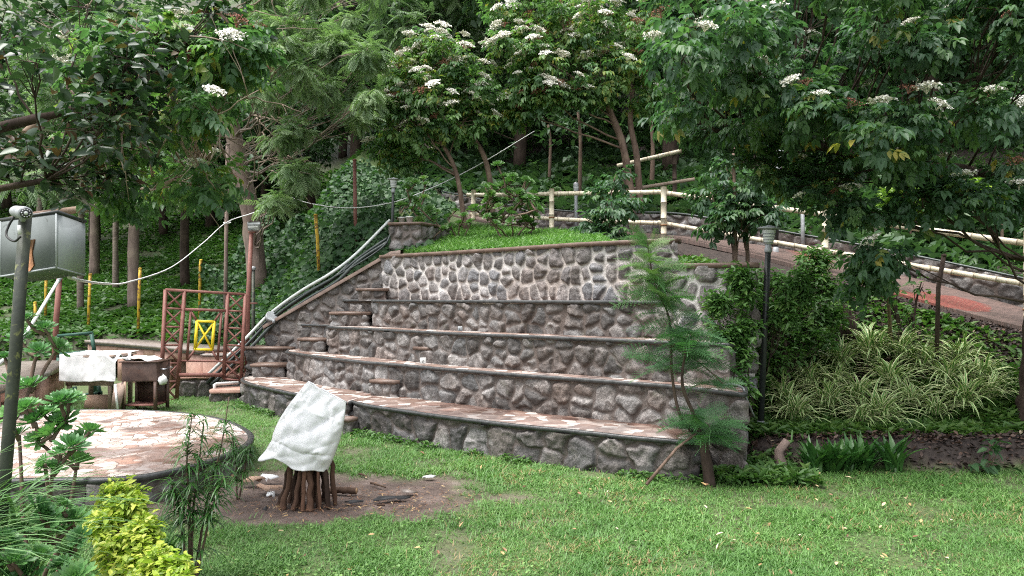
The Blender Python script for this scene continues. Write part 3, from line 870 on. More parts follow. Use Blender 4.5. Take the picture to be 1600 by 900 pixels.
wb = thing('wall_end', 'squat end block of rubble wall beside the dark lamp post, top of the stairs', 'stone wall', (-2.2, 14.6, 2.6))
stone_wall('stone_face', M['stone_mid'], wb, [(-2.35, 15.3), (-2.34, 14.62), (-1.75, 14.5), (-1.3, 15.6)], 2.55, 3.30, .22, .014, 111, step=.015)
g = MB(); q = [(-2.40, 14.56), (-1.72, 14.44), (-1.25, 15.6), (-2.4, 15.4)]
g.hexa([(x, y, 3.29) for x, y in q] + [(x, y, 3.34) for x, y in q]); g.build('coping', M['coping'], wb)

# ------------------------------------------------------------------ round stage
rim_px = [(140, 746), (180, 745), (240, 738.5), (300, 725.5), (330, 716.5), (360, 705), (382, 694), (390, 684), (384, 673), (360, 660), (330, 651.5), (280, 644.5), (200, 640.5)]
rim_pts = [(P(u, v, (EYE - STAGE_Z) * FPX / (v - 464.0))[0], (EYE - STAGE_Z) * FPX / (v - 464.0)) for u, v in rim_px] + [(-6.6, 10.9), (-7.1, 9.6), (-6.6, 8.0), (-5.2, 6.95)]
rp = smooth_curve([rim_pts[-1]] + rim_pts + [rim_pts[0]], 10)[10:-1]
rp, _ = resample(np.vstack([rp, rp[:1]]), .1); rp = rp[:-1]
sx, sy = rp[:, 0], rp[:, 1]
stg = thing('round_stage', 'low round stage of pale pink crazy paving with a dark rim', 'stage', (STAGE_C[0], STAGE_C[1], 0))
g = MB(); n = len(sx)
g.add(np.vstack([np.column_stack([sx, sy, np.full(n, STAGE_Z)]), [[STAGE_C[0], STAGE_C[1], STAGE_Z]]]), [[k, (k + 1) % n, n] for k in range(n)])
g.build('paved_top', M['paving_stage'], stg)
ring_ = np.column_stack([np.append(sx, sx[0]), np.append(sy, sy[0])])
stone_wall('stage_side', M['stone_low'], stg, ring_[::1], -.05, STAGE_Z - .045, .3, .01, 121, step=.02, flip=False)
edge_band('rim', M['dark_edge'], stg, ring_, STAGE_Z, .05, .07, .05, 9)

for _o in bpy.data.objects:
    if _o.get('category') in ('stone wall', 'stone bench', 'stage', 'stairs'): _o['kind'] = 'thing'
# ------------------------------------------------------------------ foliage library
def leaflet(base, d, up, L, W, fold=.18, droop=.15):
    d = unit(d); x = unit(np.cross(d, up)); n = np.cross(x, d)
    b = np.asarray(base, float)
    q = lambda s, w, z: b + d * (L * s) + x * (W * w) + n * (L * z)
    V = [q(0, 0, 0), q(.3, 1, fold * .6 - droop * .06), q(.68, .8, fold * .5 - droop * .45), q(1, 0, -droop), q(.5, 0, -droop * .25), q(.68, -.8, fold * .5 - droop * .45), q(.3, -1, fold * .6 - droop * .06)]
    return np.array(V), np.array([[0, 1, 2, 3, 4], [0, 4, 3, 5, 6]])

def join(parts):
    V, F, n = [], [], 0
    for v, f in parts:
        V.append(v); F.append(f + n); n += len(v)
    return np.vstack(V), np.vstack(F)

UPV = np.array([0, 0, 1.0])
def tpl_simple(W=.26, fold=.2, droop=.2): return leaflet((0, 0, 0), (0, 1, 0), UPV, 1.0, W, fold, droop)

def tpl_elder(pairs=3, L=.46, W=.105, droop=.3, seed=0):
    r = np.random.default_rng(seed); parts = []
    rach = lambda s: np.array([0, s, -.16 * s * s])
    for k in range(pairs):
        s = .30 + .52 * k / max(1, pairs - 1)
        for sg in (-1, 1):
            a = R(66 - 16 * k) + r.normal(0, .1)
            parts.append(leaflet(rach(s), (sg * math.sin(a), math.cos(a), -.28 - r.uniform(0, .25)), UPV, L * r.uniform(.85, 1.1), W, .2, droop))
    parts.append(leaflet(rach(.86), (0, 1, -.45), UPV, L * 1.1, W * 1.1, .2, droop))
    w = .010
    V = np.array([(-w, 0, 0), (w, 0, 0), (w, .45, -.03), (w * .6, .9, -.13), (-w * .6, .9, -.13), (-w, .45, -.03)])
    parts.append((V[[0, 1, 2, 5, 5]][:5], np.array([[0, 1, 2, 3, 3]])[:, :5]))
    parts = [p for p in parts if len(p[0]) == 7]
    return join(parts)

def tpl_frond(pairs=10, L=.34, W=.03, droop=.5, sub=0, curve=.25, angle=62, seed=0):
    """a feathery frond: narrow pinnae on an arching rachis, each pinna a row of short teeth when sub > 0"""
    r = np.random.default_rng(seed); V, F, n = [], [], 0
    rach = lambda s: np.array([0, s * (1 - .1 * curve * s), -curve * s * s])
    for k in range(pairs * 2):
        s = .10 + .88 * (k // 2) / pairs
        sg = 1 if k % 2 else -1
        ln = L * math.sin(math.pi * (.16 + .80 * s)) ** .7 * r.uniform(.9, 1.08)
        a = R(angle - 22 * s)
        d = unit(np.array([sg * math.sin(a), math.cos(a), -.15 * droop]))
        nrm = unit(np.cross(np.cross(d, UPV), d)); x = np.cross(d, nrm)
        b0 = rach(s)
        if sub == 0:
            q = [b0 - x * W * .4, b0 + x * W * .4, b0 + d * ln * .55 + x * W - nrm * ln * .1 * droop, b0 + d * ln - nrm * ln * .35 * droop, b0 + d * ln * .55 - x * W - nrm * ln * .1 * droop]
            V += q; F.append([n, n + 1, n + 2, n + 3, n + 4]); n += 5
        else:
            for m_ in range(sub):
                t0 = (m_ + .25) / sub
                bb = b0 + d * ln * t0 - nrm * ln * .3 * droop * t0 * t0
                lw = W * (1.05 - .6 * t0)
                for s2 in (-1, 1):
                    e = unit(x * s2 + d * .45)
                    q = [bb, bb + e * lw * .5 + d * ln * .42 / sub, bb + e * lw, bb + e * lw * .8 - d * ln * .25 / sub, bb + e * lw * .4 - d * ln * .42 / sub]
                    V += q; F.append([n, n + 1, n + 2, n + 3, n + 4]); n += 5
    # rachis strip
    for k in range(4):
        s0, s1 = k / 4, (k + 1) / 4
        a, b = rach(s0), rach(s1); w = .006
        V += [a - [w, 0, 0], a + [w, 0, 0], (a + b) / 2 + [w, 0, 0], b + [w * .8, 0, 0], b - [w * .8, 0, 0]]; F.append([n, n + 1, n + 2, n + 3, n + 4]); n += 5
    return np.array(V), np.array(F)

def tpl_blade(W=.05, segs=3, bend=.5, power=2.0):
    s = np.linspace(0, 1, segs + 1)
    w = W * (1 - s ** 1.6) ** .8 + W * .03
    y = np.sin(s * bend) / bend if bend else s
    z = (1 - np.cos(s * bend)) / bend if bend else s * 0
    V = np.vstack([np.column_stack([-w, y, -z]), np.column_stack([w, y, -z])])
    m_ = segs + 1; a = np.arange(segs)
    return V, np.stack([a, a + m_, a + m_ + 1, a + 1], 1)

def tpl_strap(W=.05, segs=7, bend=1.6, fold=.5, taper=.12):
    """arching strap leaf with a keel: rises along +Z and bends over towards +Y; aux 0 centre, 1 edge"""
    s = np.linspace(0, 1, segs + 1)
    ang = math.pi / 2 - bend * s ** 1.3
    y = np.concatenate([[0], np.cumsum(np.cos(ang[:-1]) / segs)]); z = np.concatenate([[0], np.cumsum(np.sin(ang[:-1]) / segs)])
    w = W * np.minimum(1, np.minimum((s + .25) * 2, (1.02 - s) / .45)).clip(.02)
    ny, nz = -np.sin(ang), np.cos(ang)
    cols = []
    for k in (-1, -.45, .45, 1):
        lift = fold * abs(k) * w
        cols.append(np.column_stack([k * w, y + ny * lift, z + nz * lift]))
    V = np.stack(cols, 1).reshape(-1, 3)
    aux = np.tile([1, .25, .25, 1], segs + 1)
    F = [[i * 4 + j, i * 4 + j + 1, (i + 1) * 4 + j + 1, (i + 1) * 4 + j] for i in range(segs) for j in range(3)]
    return V, np.array(F), aux

def frames(D, U):
    y = unit(D); x = np.cross(y, U); x = unit(x); z = np.cross(x, y)
    return np.stack([x, y, z], -1)                  # columns

def scatter(mb, tpl, pos, D, U, S, tint, tvar=.06, rng=None, aux=None):
    V, F = tpl[0], tpl[1]
    n, m_ = len(pos), len(V)
    if n == 0: return
    Rm = frames(D, U)
    W = np.einsum('nij,mj->nmi', Rm, V) * np.asarray(S).reshape(-1, 1, 1) + pos[:, None, :]
    Fa = (F[None] + (np.arange(n) * m_)[:, None, None]).reshape(-1, F.shape[1])
    t = np.broadcast_to(np.asarray(tint).reshape(-1, 1), (n, m_)).copy()
    if rng is not None and tvar:
        # leaflets of one leaf differ a little
        gsz = 7 if m_ % 7 == 0 else 5 if m_ % 5 == 0 else m_
        t += np.repeat(rng.normal(0, tvar, (n, m_ // gsz)), gsz, 1)
    a = 0.0 if aux is None else np.tile(aux, n)
    mb.add(W.reshape(-1, 3), Fa, np.clip(t, 0, 1).ravel(), a)

def rdir(rng, n, zbias=0.0, zscale=1.0):
    d = rng.normal(0, 1, (n, 3)); d[:, 2] = d[:, 2] * zscale + zbias
    return unit(d)

def whorls(mb, tpls, ends, outs, per, size, rng, droop=.1, spread=.9, jit=.05, base=.42, tv=.13, yellow=0.0, upj=.35, young=.0):
    n = len(ends)
    et = rng.normal(base, tv, n)
    et = np.where(rng.random(n) < young, et + .3, et)
    idx = np.repeat(np.arange(n), per)
    N = len(idx)
    ph = rng.random(N) * 2 * math.pi
    d = outs[idx] * .75 + spread * np.column_stack([np.cos(ph), np.sin(ph), rng.normal(0, .35, N)])
    d[:, 2] -= droop
    up = UPV + rng.normal(0, upj, (N, 3))
    pos = ends[idx] + rng.normal(0, jit, (N, 3)) - outs[idx] * rng.random(N)[:, None] * size * .5
    tint = np.clip(et[idx] + rng.normal(0, .06, N), 0, .9)
    if yellow: tint = np.where(rng.random(N) < yellow, 1.0, tint)
    S = size * rng.uniform(.65, 1.15, N)
    k = rng.integers(0, len(tpls), N)
    for q in range(len(tpls)):
        s = k == q
        scatter(mb, tpls[q], pos[s], d[s], up[s], S[s], tint[s], .05, rng)

def curve3(a, b, sag, rng, n=7, wob=.06):
    a, b = np.asarray(a, float), np.asarray(b, float)
    t = np.linspace(0, 1, n)[:, None]
    L = np.linalg.norm(b - a)
    m_ = (a + b) / 2 + np.array([0, 0, sag * L]) + rng.normal(0, wob * L, 3)
    c = (1 - t) ** 2 * a + 2 * t * (1 - t) * m_ + t * t * b
    c[1:-1] += rng.normal(0, .012 * L, (n - 2, 3))
    return c

ELD = [tpl_elder(3, seed=1), tpl_elder(3, .42, .11, .4, 2), tpl_elder(2, .5, .12, .35, 3)]
SIMPLE = [tpl_simple(.22), tpl_simple(.27, .1, .3)]
FROND = [tpl_frond(7, .30, .036, .9, 0, .35, 58, 1), tpl_frond(8, .26, .034, 1.2, 0, .5, 55, 2)]
JAC = [tpl_frond(12, .32, .042, .4, 6, .45, 68, 3), tpl_frond(11, .30, .044, .5, 6, .65, 66, 4)]

def px_clumps(rows):
    """(u, v, Y, ru, rv[, depth]) in pixels and metres -> centre, radii in metres"""
    out = []
    for r_ in rows:
        u, v, Yd, ru, rv = r_[:5]
        k = Yd / FPX
        out.append((P(u, v, Yd), np.array([ru * k, r_[5] if len(r_) > 5 else (ru + rv) / 2 * k, rv * k])))
    return out

def make_tree(name, label, cat, trunks, clumps, leafm, barkm, tpls, size, ends_per=16, per=5, seed=0, group=None, droop=.1, spread=.9, flowers=0, seedheads=0, fl_size=.14, limb_r=.022, base=.42, yellow=0.0, inner=.35, tw_r=.006, jit=.05, young=0.0, tv=.13, limbs=True, upj=.35, attach=None, twm=None, fl_top=0.0):
    rng = np.random.default_rng(seed)
    loc = trunks[0][0][:3] if trunks else clumps[0][0]
    root = thing(name, label, cat, loc, group)
    tb, lb = MB(), MB()
    skel = []
    for tr in trunks:
        tr = np.asarray(tr, float)
        c = smooth_curve(tr, 5)
        tb.tube(c[:, :3], c[:, 3], 10, wob=.05, rng=rng)
        skel.append(c)
    sk = np.vstack(skel)
    lf = MB()
    flo = []
    for ci, (c, rad) in enumerate(clumps):
        ne = max(3, int(ends_per * rng.uniform(.8, 1.2)))
        d = rdir(rng, ne, .12)
        r_ = np.where(rng.random(ne) < inner, rng.uniform(.2, .7, ne), rng.uniform(.72, 1.05, ne))
        E = c + d * rad * r_[:, None]
        O = unit(d * [1, 1, .6] + [0, 0, .15])
        whorls(lf, tpls, E, O, per, size, rng, droop, spread, jit, base, tv, yellow, upj, young)
        if limbs:
            # limb from the trunk to the clump, then twigs out to the leaf clusters
            src = sk if attach is None else np.asarray(attach, float)
            below = src[src[:, 2] < c[2] + .15] if (src[:, 2] < c[2] + .15).any() else src
            k = np.argmin(np.linalg.norm(below[:, :3] - c, axis=1) + 1.2 * np.maximum(0, below[:, 2] - c[2] + rng.uniform(.3, 1.3)))
            a = below[k, :3]
            L = np.linalg.norm(c - a)
            lr = min(limb_r * (.55 + .22 * L), below[k, 3] * .75)
            cv = curve3(a, c, -.05, rng, 8)
            lb.tube(cv, np.linspace(lr, max(tw_r, lr * .4), 8), 6)
            for e in E[::2] if ne > 10 else E:
                q = cv[rng.integers(4, 8)]
                lb.tube(curve3(q, e, .05, rng, 5), np.linspace(tw_r * 1.3, tw_r * .5, 5), 4, cap=False)
        if flowers:
            for e, dd in zip(E, d):
                if dd[2] > -.3 and dd[1] < .35: flo.append((e + unit(dd + [0, -.35, .5]) * size * .62, dd))
    tb.build('trunk', M[barkm], root, smooth=True)
    if lb.n: lb.build('limbs', M[twm or barkm], root, smooth=True)
    lf.build('crown', M[leafm], root)
    if flowers:
        rng.shuffle(flo)
        if fl_top: flo.sort(key=lambda q: -q[0][2] - rng.random() * fl_top)
        sel = []
        for p, dd in flo:
            if all(np.linalg.norm(p - q[0]) > fl_size * .95 for q in sel): sel.append((p, dd))
            if len(sel) >= flowers + seedheads: break
        rng.shuffle(sel)
        flowers = min(flowers, int(len(sel) * flowers / (flowers + seedheads)) + 1)
        for k, (p, dd) in enumerate(sel):
            umbel(root, p, dd, rng, fl_size * rng.uniform(.7, 1.25), k >= flowers)
    return root

_um = {}
def umbel(root, p, dd, rng, s, seed_head):
    """a flat-topped elder flower head; four shared meshes per kind"""
    key = (bool(seed_head), int(rng.integers(0, 4)))
    if key not in _um:
        r2 = np.random.default_rng(100 + key[1] + 10 * key[0])
        n = 260 if not seed_head else 150
        a = r2.random(n) * 2 * math.pi; q = np.sqrt(r2.random(n))
        lob = .75 + .25 * np.sin(a * 5 + key[1])
        pos = np.column_stack([q * lob * np.cos(a), q * lob * np.sin(a), .28 * (1 - q ** 2) + r2.normal(0, .05, n)])
        mb = MB()
        fl = (np.array([(-.5, -.5, 0), (.5, -.4, .1), (.45, .5, 0), (-.4, .45, .12)]), np.array([[0, 1, 2, 3]]))
        scatter(mb, fl, pos, rdir(r2, n, 0, .3), UPV + r2.normal(0, .5, (n, 3)), r2.uniform(.09, .17, n) if not seed_head else r2.uniform(.05, .10, n), r2.uniform(.2, 1, n))
        for k in range(14):
            e = pos[k] * [.8, .8, .9]
            mb.tube([(0, 0, -.45), e * .5 + [0, 0, -.12], e], .012, 3, cap=False, tint=.05)
        o = mb.build('flower_cluster' if not seed_head else 'seed_cluster', M['petal' if not seed_head else 'seedhead'], None)
        _um[key] = o.data
        COL.objects.unlink(o); bpy.data.objects.remove(o)
    o = bpy.data.objects.new('flower_cluster' if not seed_head else 'seed_cluster', _um[key])
    COL.objects.link(o)
    o.parent = root
    o.location = tuple(p - WL[root.name])
    n = unit(UPV + dd * .55 + rng.normal(0, .2, 3))
    o.rotation_euler = Vector(n).to_track_quat('Z', 'Y').to_euler()
    o.scale = (s, s, s)

# ------------------------------------------------------------------ lawn and ground growth (nobody could count it)
def lawn_mask(x, y):
    t = T(x, y)
    ok = np.abs(t) < .06
    # in front of the lowest tier
    s, _ = sdp(np.array(T1), x, y)
    ok &= (s < -.03) | (x < -5.0)
    return ok

def inside(poly, x, y):
    c = np.zeros(x.shape, bool); n = len(poly)
    for i in range(n):
        x0, y0 = poly[i]; x1, y1 = poly[(i + 1) % n]
        k = ((y0 > y) != (y1 > y)) & (x < (x1 - x0) * (y - y0) / (y1 - y0 + 1e-12) + x0)
        c ^= k
    return c

rng = np.random.default_rng(5)
N = 760000
yy = 4.3 + (14.5 - 4.3) * rng.random(N) ** 1.7
xx = (rng.random(N) * 2 - 1) * (yy * .72 + .3)
keep = lawn_mask(xx, yy) & (rng.random(N) < 1.02 - 1.05 * np.minimum(1, dirt_mask(xx, yy) * 1.15) ** .6)
keep &= ~inside(np.column_stack([sx, sy]), xx, yy) & ~((xx < -6.2) & (yy < 11))
keep &= rng.random(N) < .15 + 1.25 * sstep(.25, .62, fbm(xx * 2.2, yy * 2.2, 61, 4))
xx, yy = xx[keep], yy[keep]
n = len(xx)
zz = T(xx, yy) + .018 * (fbm(xx * 1.3, yy * 1.3, 5) - .5) - .008
ph = rng.random(n) * 2 * math.pi
ln = rng.uniform(.028, .080, n) * (.65 + .75 * fbm(xx * 1.1, yy * 1.1, 62, 3)) * np.interp(yy, [4, 9], [.9, 1.25])
D = np.column_stack([np.cos(ph) * .75, np.sin(ph) * .75, rng.uniform(.35, 1.5, n)])
g = MB()
tint = np.clip(.30 + .50 * (fbm(xx * 1.4, yy * 1.4, 63, 3) - .5) + .4 * (fbm(xx * 4, yy * 4, 64, 2) - .5) + rng.normal(.1, .13, n), 0, .9)
tint = np.where(rng.random(n) < .012 + .22 * sstep(.52, .72, fbm(xx * 1.9, yy * 2.6, 66, 4)) * (xx > -.5), 1.0, tint)
scatter(g, tpl_blade(.052, 2, .8), np.column_stack([xx, yy, zz]), D, np.column_stack([-np.cos(ph), -np.sin(ph), np.ones(n)]), ln, tint)
# clover and broad weeds in patches
N = 16000
yy = 4.3 + (10.2 - 4.3) * rng.random(N) ** 1.5; xx = (rng.random(N) * 2 - 1) * (yy * .72)
keep = lawn_mask(xx, yy) & (fbm(xx * 1.5 + 4, yy * 1.5, 71, 4) > .53) & (dirt_mask(xx, yy) < .4) & ~inside(np.column_stack([sx, sy]), xx, yy) & ~((xx < -6.2) & (yy < 11))
xx, yy = xx[keep], yy[keep]; n = len(xx)
ph = rng.random(n) * 2 * math.pi
scatter(g, tpl_simple(.42, .12, .1), np.column_stack([xx, yy, rng.uniform(.012, .04, n)]), np.column_stack([np.cos(ph), np.sin(ph), rng.normal(.05, .2, n)]), UPV + rng.normal(0, .25, (n, 3)), rng.uniform(.012, .028, n), np.clip(rng.normal(.66, .15, n), 0, .9))
tag(g.build('lawn_grass', M['grass']), 'short rain-wet lawn of thin grass and clover with worn patches', 'grass', kind='stuff')

# taller weeds along the foot of the walls
g = MB()
foot, _ = resample(np.array(T1)[8:], .012)
n = 2600
k = rng.integers(0, len(foot), n)
tgf = unit(np.gradient(foot, axis=0)); nf = np.stack([tgf[:, 1], -tgf[:, 0]], 1)
pos2 = foot[k] + nf[k] * (.07 + np.abs(rng.normal(0, .09, n)))[:, None]
den = fbm(pos2[:, 0] * 2.2, pos2[:, 1] * 2.2, 81, 3) > .47
pos2 = pos2[den]; n = len(pos2); ph = rng.random(n) * 6.28
scatter(g, tpl_simple(.2, .15, .35), np.column_stack([pos2, rng.uniform(0, .07, n)]), np.column_stack([np.cos(ph), np.sin(ph), rng.uniform(.2, 1.2, n)]), UPV + rng.normal(0, .3, (n, 3)), rng.uniform(.03, .085, n), np.clip(rng.normal(.5, .15, n), 0, .9))
n = 1500
px_, py_ = rng.uniform(2.0, 3.1, n), rng.uniform(7.55, 8.5, n)
kk_ = (rng.random(n) < sstep(.35, .6, fbm(px_ * 3, py_ * 3, 83, 3) + .12)) & ~((px_ < 2.55) & (py_ > 7.95 - .3 * (px_ - 2.2)))
px_, py_ = px_[kk_], py_[kk_]; n = len(px_); ph = rng.random(n) * 6.28
scatter(g, tpl_simple(.18, .15, .4), np.column_stack([px_, py_, np.maximum(T(px_, py_), 0) + rng.uniform(0, .10, n)]), np.column_stack([np.cos(ph), np.sin(ph), rng.uniform(.2, 1.5, n)]), UPV + rng.normal(0, .35, (n, 3)), rng.uniform(.05, .15, n), np.clip(rng.normal(.5, .18, n), 0, .9))
tag(g.build('weeds', M['cover']), 'small leafy weeds along the foot of the lowest stone tier', 'weeds', kind='stuff')

# fallen leaves on lawn, dirt, treads
g = MB()
n = 340
yy = 4.6 + 4.6 * rng.random(n) ** 1.1; xx = (rng.random(n) * 2 - 1) * yy * .7
wgt = np.where(xx > .5, 1, .45) * (.3 + 1.2 * fbm(xx * 1.2, yy * 1.2, 91))
k = lawn_mask(xx, yy) & (rng.random(n) < wgt) & ~inside(np.column_stack([sx, sy]), xx, yy)
xx, yy = xx[k], yy[k]; n = len(xx); ph = rng.random(n) * 6.28
scatter(g, tpl_simple(.2, .22, -.15), np.column_stack([xx, yy, rng.uniform(.02, .04, n)]), np.column_stack([np.cos(ph), np.sin(ph), rng.normal(0, .25, n)]), UPV + rng.normal(0, .35, (n, 3)), rng.uniform(.025, .07, n), rng.random(n) ** .8)
tag(g.build('fallen_leaves', M['litter']), 'scattered pale and brown fallen leaves on the lawn', 'fallen leaves', kind='stuff')

# dark leaf mulch on the planted bed
g = MB()
N = 26000
xx = rng.uniform(2.5, 9.0, N); yy = 8.1 + rng.random(N) * 4.6
d_, _ = sdp(FENCE, xx, yy)
keep = (d_ < -.15) & (T(xx, yy) > .02)
xx, yy = xx[keep], yy[keep]; n = len(xx); ph = rng.random(n) * 6.28
scatter(g, tpl_simple(.26, .25, -.15), np.column_stack([xx, yy, T(xx, yy) + rng.uniform(.0, .04, n)]), np.column_stack([np.cos(ph), np.sin(ph), rng.normal(0, .4, n)]), UPV + rng.normal(0, .45, (n, 3)), rng.uniform(.03, .085, n), np.where(rng.random(n) < .012, 1, rng.random(n) ** 1.3 * .95))
tag(g.build('leaf_mulch', M['mulch']), 'dark damp leaf mulch on the cut bank beside the lawn', 'mulch', kind='stuff')

# grass and weeds on the bed, the mound and the banks
def patch(name, label, matk, N, xr, yr, cond, tpl, smin, smax, seed, base=.45, up=.8, cat='ground cover'):
    r = np.random.default_rng(seed)
    x, y = r.uniform(*xr, N), r.uniform(*yr, N)
    k = cond(x, y, r)
    x, y = x[k], y[k]; n = len(x); ph = r.random(n) * 6.28
    z = T(x, y)
    mb = MB()
    scatter(mb, tpl, np.column_stack([x, y, z + r.uniform(-.01, .03, n)]), np.column_stack([np.cos(ph), np.sin(ph), r.uniform(.1, up * 2, n)]), UPV + r.normal(0, .35, (n, 3)), r.uniform(smin, smax, n), np.clip(r.normal(base, .16, n) + .4 * (fbm(x * 1.5, y * 1.5, seed, 3) - .5), 0, .9))
    return tag(mb.build(name, M[matk]), label, cat, kind='stuff')

def in_mound(x, y, r):
    c, _ = sdp(C5E, x, y); d, _ = sdp(FENCE, x, y)
    return (c > .42) & (d < -.35) & (x < 1.75 + .3 * fbm(x * 3, y * 3, 2)) & (x > -2.2) & (r.random(len(x)) < sstep(-.3, -1.2, d) + .2)
patch('mound_grass', 'bright green grass covering the mound above the tall wall', 'grass', 60000, (-2.3, 2.2), (10.2, 17), in_mound, tpl_blade(.07, 2, 1.0), .06, .15, 201, .5, 1.0, 'grass')
def in_bed(x, y, r):
    d, _ = sdp(FENCE, x, y)
    f = fbm(x * 1.1, y * 1.6, 205, 4)
    band = np.exp(-((y - 9.15 - .05 * x) / .45) ** 2) * 1.5
    return (d < -.35) & (y > 8.72) & (x > 2.55) & (r.random(len(x)) < .12 + sstep(.36, .62, f * .6 + band * .5))
patch('bed_weeds', 'low weeds and grass on the planted bank below the striped clumps', 'cover', 60000, (2.5, 8.5), (8.7, 12.2), in_bed, tpl_simple(.18, .15, .4), .06, .18, 206, .62)
def on_hill(x, y, r):
    d, _ = sdp(FENCE, x, y)
    return (d > 1.6) & (d < 15) & (x > -6) & (r.random(len(x)) < .25 + .9 * sstep(.4, .62, fbm(x * .6, y * .6, 211, 3)))
patch('bank_grass', 'tufty grass and low growth on the dark bank behind the path', 'cover', 110000, (-6, 16), (12, 34), on_hill, tpl_blade(.06, 2, 1.0), .12, .34, 212, .3, .9, 'grass')
def left_hill(x, y, r):
    return (T(x, y) > .25) & (x < -1.9) & (y > 14.2) & (x < -4.6 + .0 * x) & (r.random(len(x)) < np.interp(y, [15, 24, 40], [1, .9, .35])) & (fbm(x * .7, y * .7, 221, 3) > .27)
patch('hillside_cover', 'dense leafy ground cover on the hillside behind the counters', 'cover', 170000, (-26, -4.2), (15, 40), left_hill, tpl_simple(.32, .15, .35), .08, .22, 222, .42, .7)
def under(x, y, r):
    d, _ = sdp(FENCE, x, y)
    return (d > 1.5) & (d < 20) & (x > -7) & (fbm(x * .8, y * .8, 217, 3) > .40)
patch('undergrowth', 'dark broad-leaved undergrowth covering the forest slope behind the fence', 'forest', 90000, (-7, 18), (11, 38), under, tpl_simple(.3, .15, .35), .16, .38, 218, .5, .9, 'undergrowth')
def creeper_area(x, y, r):
    yw = np.interp(x, [-4.86, -2.26], [14.9, 14.02])
    return (y > yw + .42) & (T(x, y) > .3) & (x < -1.6)
rc = np.random.default_rng(231)
N = 30000
xx, yy = rc.uniform(-7.6, -1.5, N), rc.uniform(14.4, 21.5, N)
k = creeper_area(xx, yy, rc); xx, yy = xx[k], yy[k]; n = len(xx)
lump = sstep(.42, .75, fbm(xx * .9, yy * .9, 232, 3))
edge = sstep(.6, 1.5, yy - np.interp(xx, [-4.86, -2.26], [14.9, 14.02]))
lay = rc.random(n) < .6
zz = T(xx, yy) + np.where(lay, lump * (.55 + .55 * sstep(-4.4, -5.2, xx)) * edge * sstep(-2.5, -3.2, xx) + .04, rc.uniform(0, .1, n)) + rc.normal(0, .035, n)
ph = rc.random(n) * 6.28
mb = MB()
scatter(mb, tpl_simple(.44, .14, .3), np.column_stack([xx, yy - lump * .25 * lay * edge, zz]), np.column_stack([np.cos(ph) * .8, np.sin(ph) * .5 - .35, rc.normal(-.35, .45, n)]), np.array([0, -.75, .7]) + rc.normal(0, .45, (n, 3)), rc.uniform(.07, .20, n) * rc.uniform(.6, 1, n), np.clip(rc.normal(.45, .2, n) + .3 * (fbm(xx * 1.2, yy * 1.2, 233) - .5), 0, .9))
tag(mb.build('creeper', M['creeper']), 'heart-leaved creeper smothering the steep bank behind the sloping wall', 'creeper', kind='stuff')
# ------------------------------------------------------------------ trees
def trunk_px(rows):
    """(u, v, Y, radius)"""
    return np.array([list(P(u, v, Yd)) + [r_] for u, v, Yd, r_ in rows])

def on_ground(u, Yd, dz=-.05):
    x = (u - 800) / FPX * Yd
    return np.array([x, Yd, Tz(x, Yd) + dz])

def trunk_from(u, Yd, rows, r0):
    g0 = on_ground(u, Yd)
    return np.vstack([[*g0, r0], trunk_px(rows)])

# two flowering elders on the slope behind the fence
make_tree('elder_tree', 'small domed elder with two bare leaning stems behind the mound, dotted with white flower heads', 'tree',
          [trunk_from(728, 16.3, [(714, 275, 16.3, .05), (692, 226, 16.3, .042), (668, 195, 16.3, .03)], .06),
           trunk_from(772, 16.6, [(762, 262, 16.6, .06), (738, 212, 16.6, .05), (712, 175, 16.5, .035)], .075)],
          px_clumps([(690, 95, 16.2, 62, 36), (640, 130, 16.1, 46, 36), (738, 130, 16.1, 42, 42), (690, 150, 15.9, 55, 34), (612, 175, 16.3, 34, 28), (655, 195, 16.2, 44, 28), (722, 190, 16.2, 46, 28), (752, 165, 16.6, 30, 34), (640, 240, 16.8, 36, 30), (605, 225, 16.8, 28, 22), (690, 120, 16.9, 60, 50), (668, 70, 16.5, 36, 22)]),
          'elder', 'bark', ELD, .27, 24, 6, 301, flowers=80, seedheads=20, fl_size=.17, base=.66, young=.4, fl_top=2.6, droop=.25)
make_tree('elder_tree', 'broad flowering elder with forked brown trunks above the bamboo fence, reddish seed heads', 'tree',
          [trunk_from(992, 16.6, [(978, 250, 16.6, .085), (958, 185, 16.6, .07), (930, 130, 16.5, .05)], .10),
           trunk_from(1002, 16.7, [(995, 245, 16.7, .07), (985, 190, 16.7, .06), (990, 130, 16.7, .04)], .08)],
          px_clumps([(880, 45, 16.2, 70, 36), (812, 75, 16.1, 44, 34), (950, 50, 16.2, 60, 40), (860, 100, 15.9, 60, 34), (930, 105, 16.0, 55, 36), (822, 125, 16.1, 40, 30), (990, 90, 16.2, 40, 40), (850, 150, 16.1, 40, 24), (905, 145, 16.3, 46, 24), (805, 170, 16.4, 24, 20), (1005, 150, 16.7, 34, 26), (830, 10, 16.6, 60, 36), (920, 0, 16.4, 80, 36), (1010, 20, 16.6, 50, 44), (880, 70, 17.2, 90, 60), (790, 30, 16.9, 40, 40)]),
          'elder', 'bark', ELD, .27, 26, 6, 302, flowers=98, seedheads=44, fl_size=.18, base=.66, young=.4, fl_top=3.5, droop=.25)
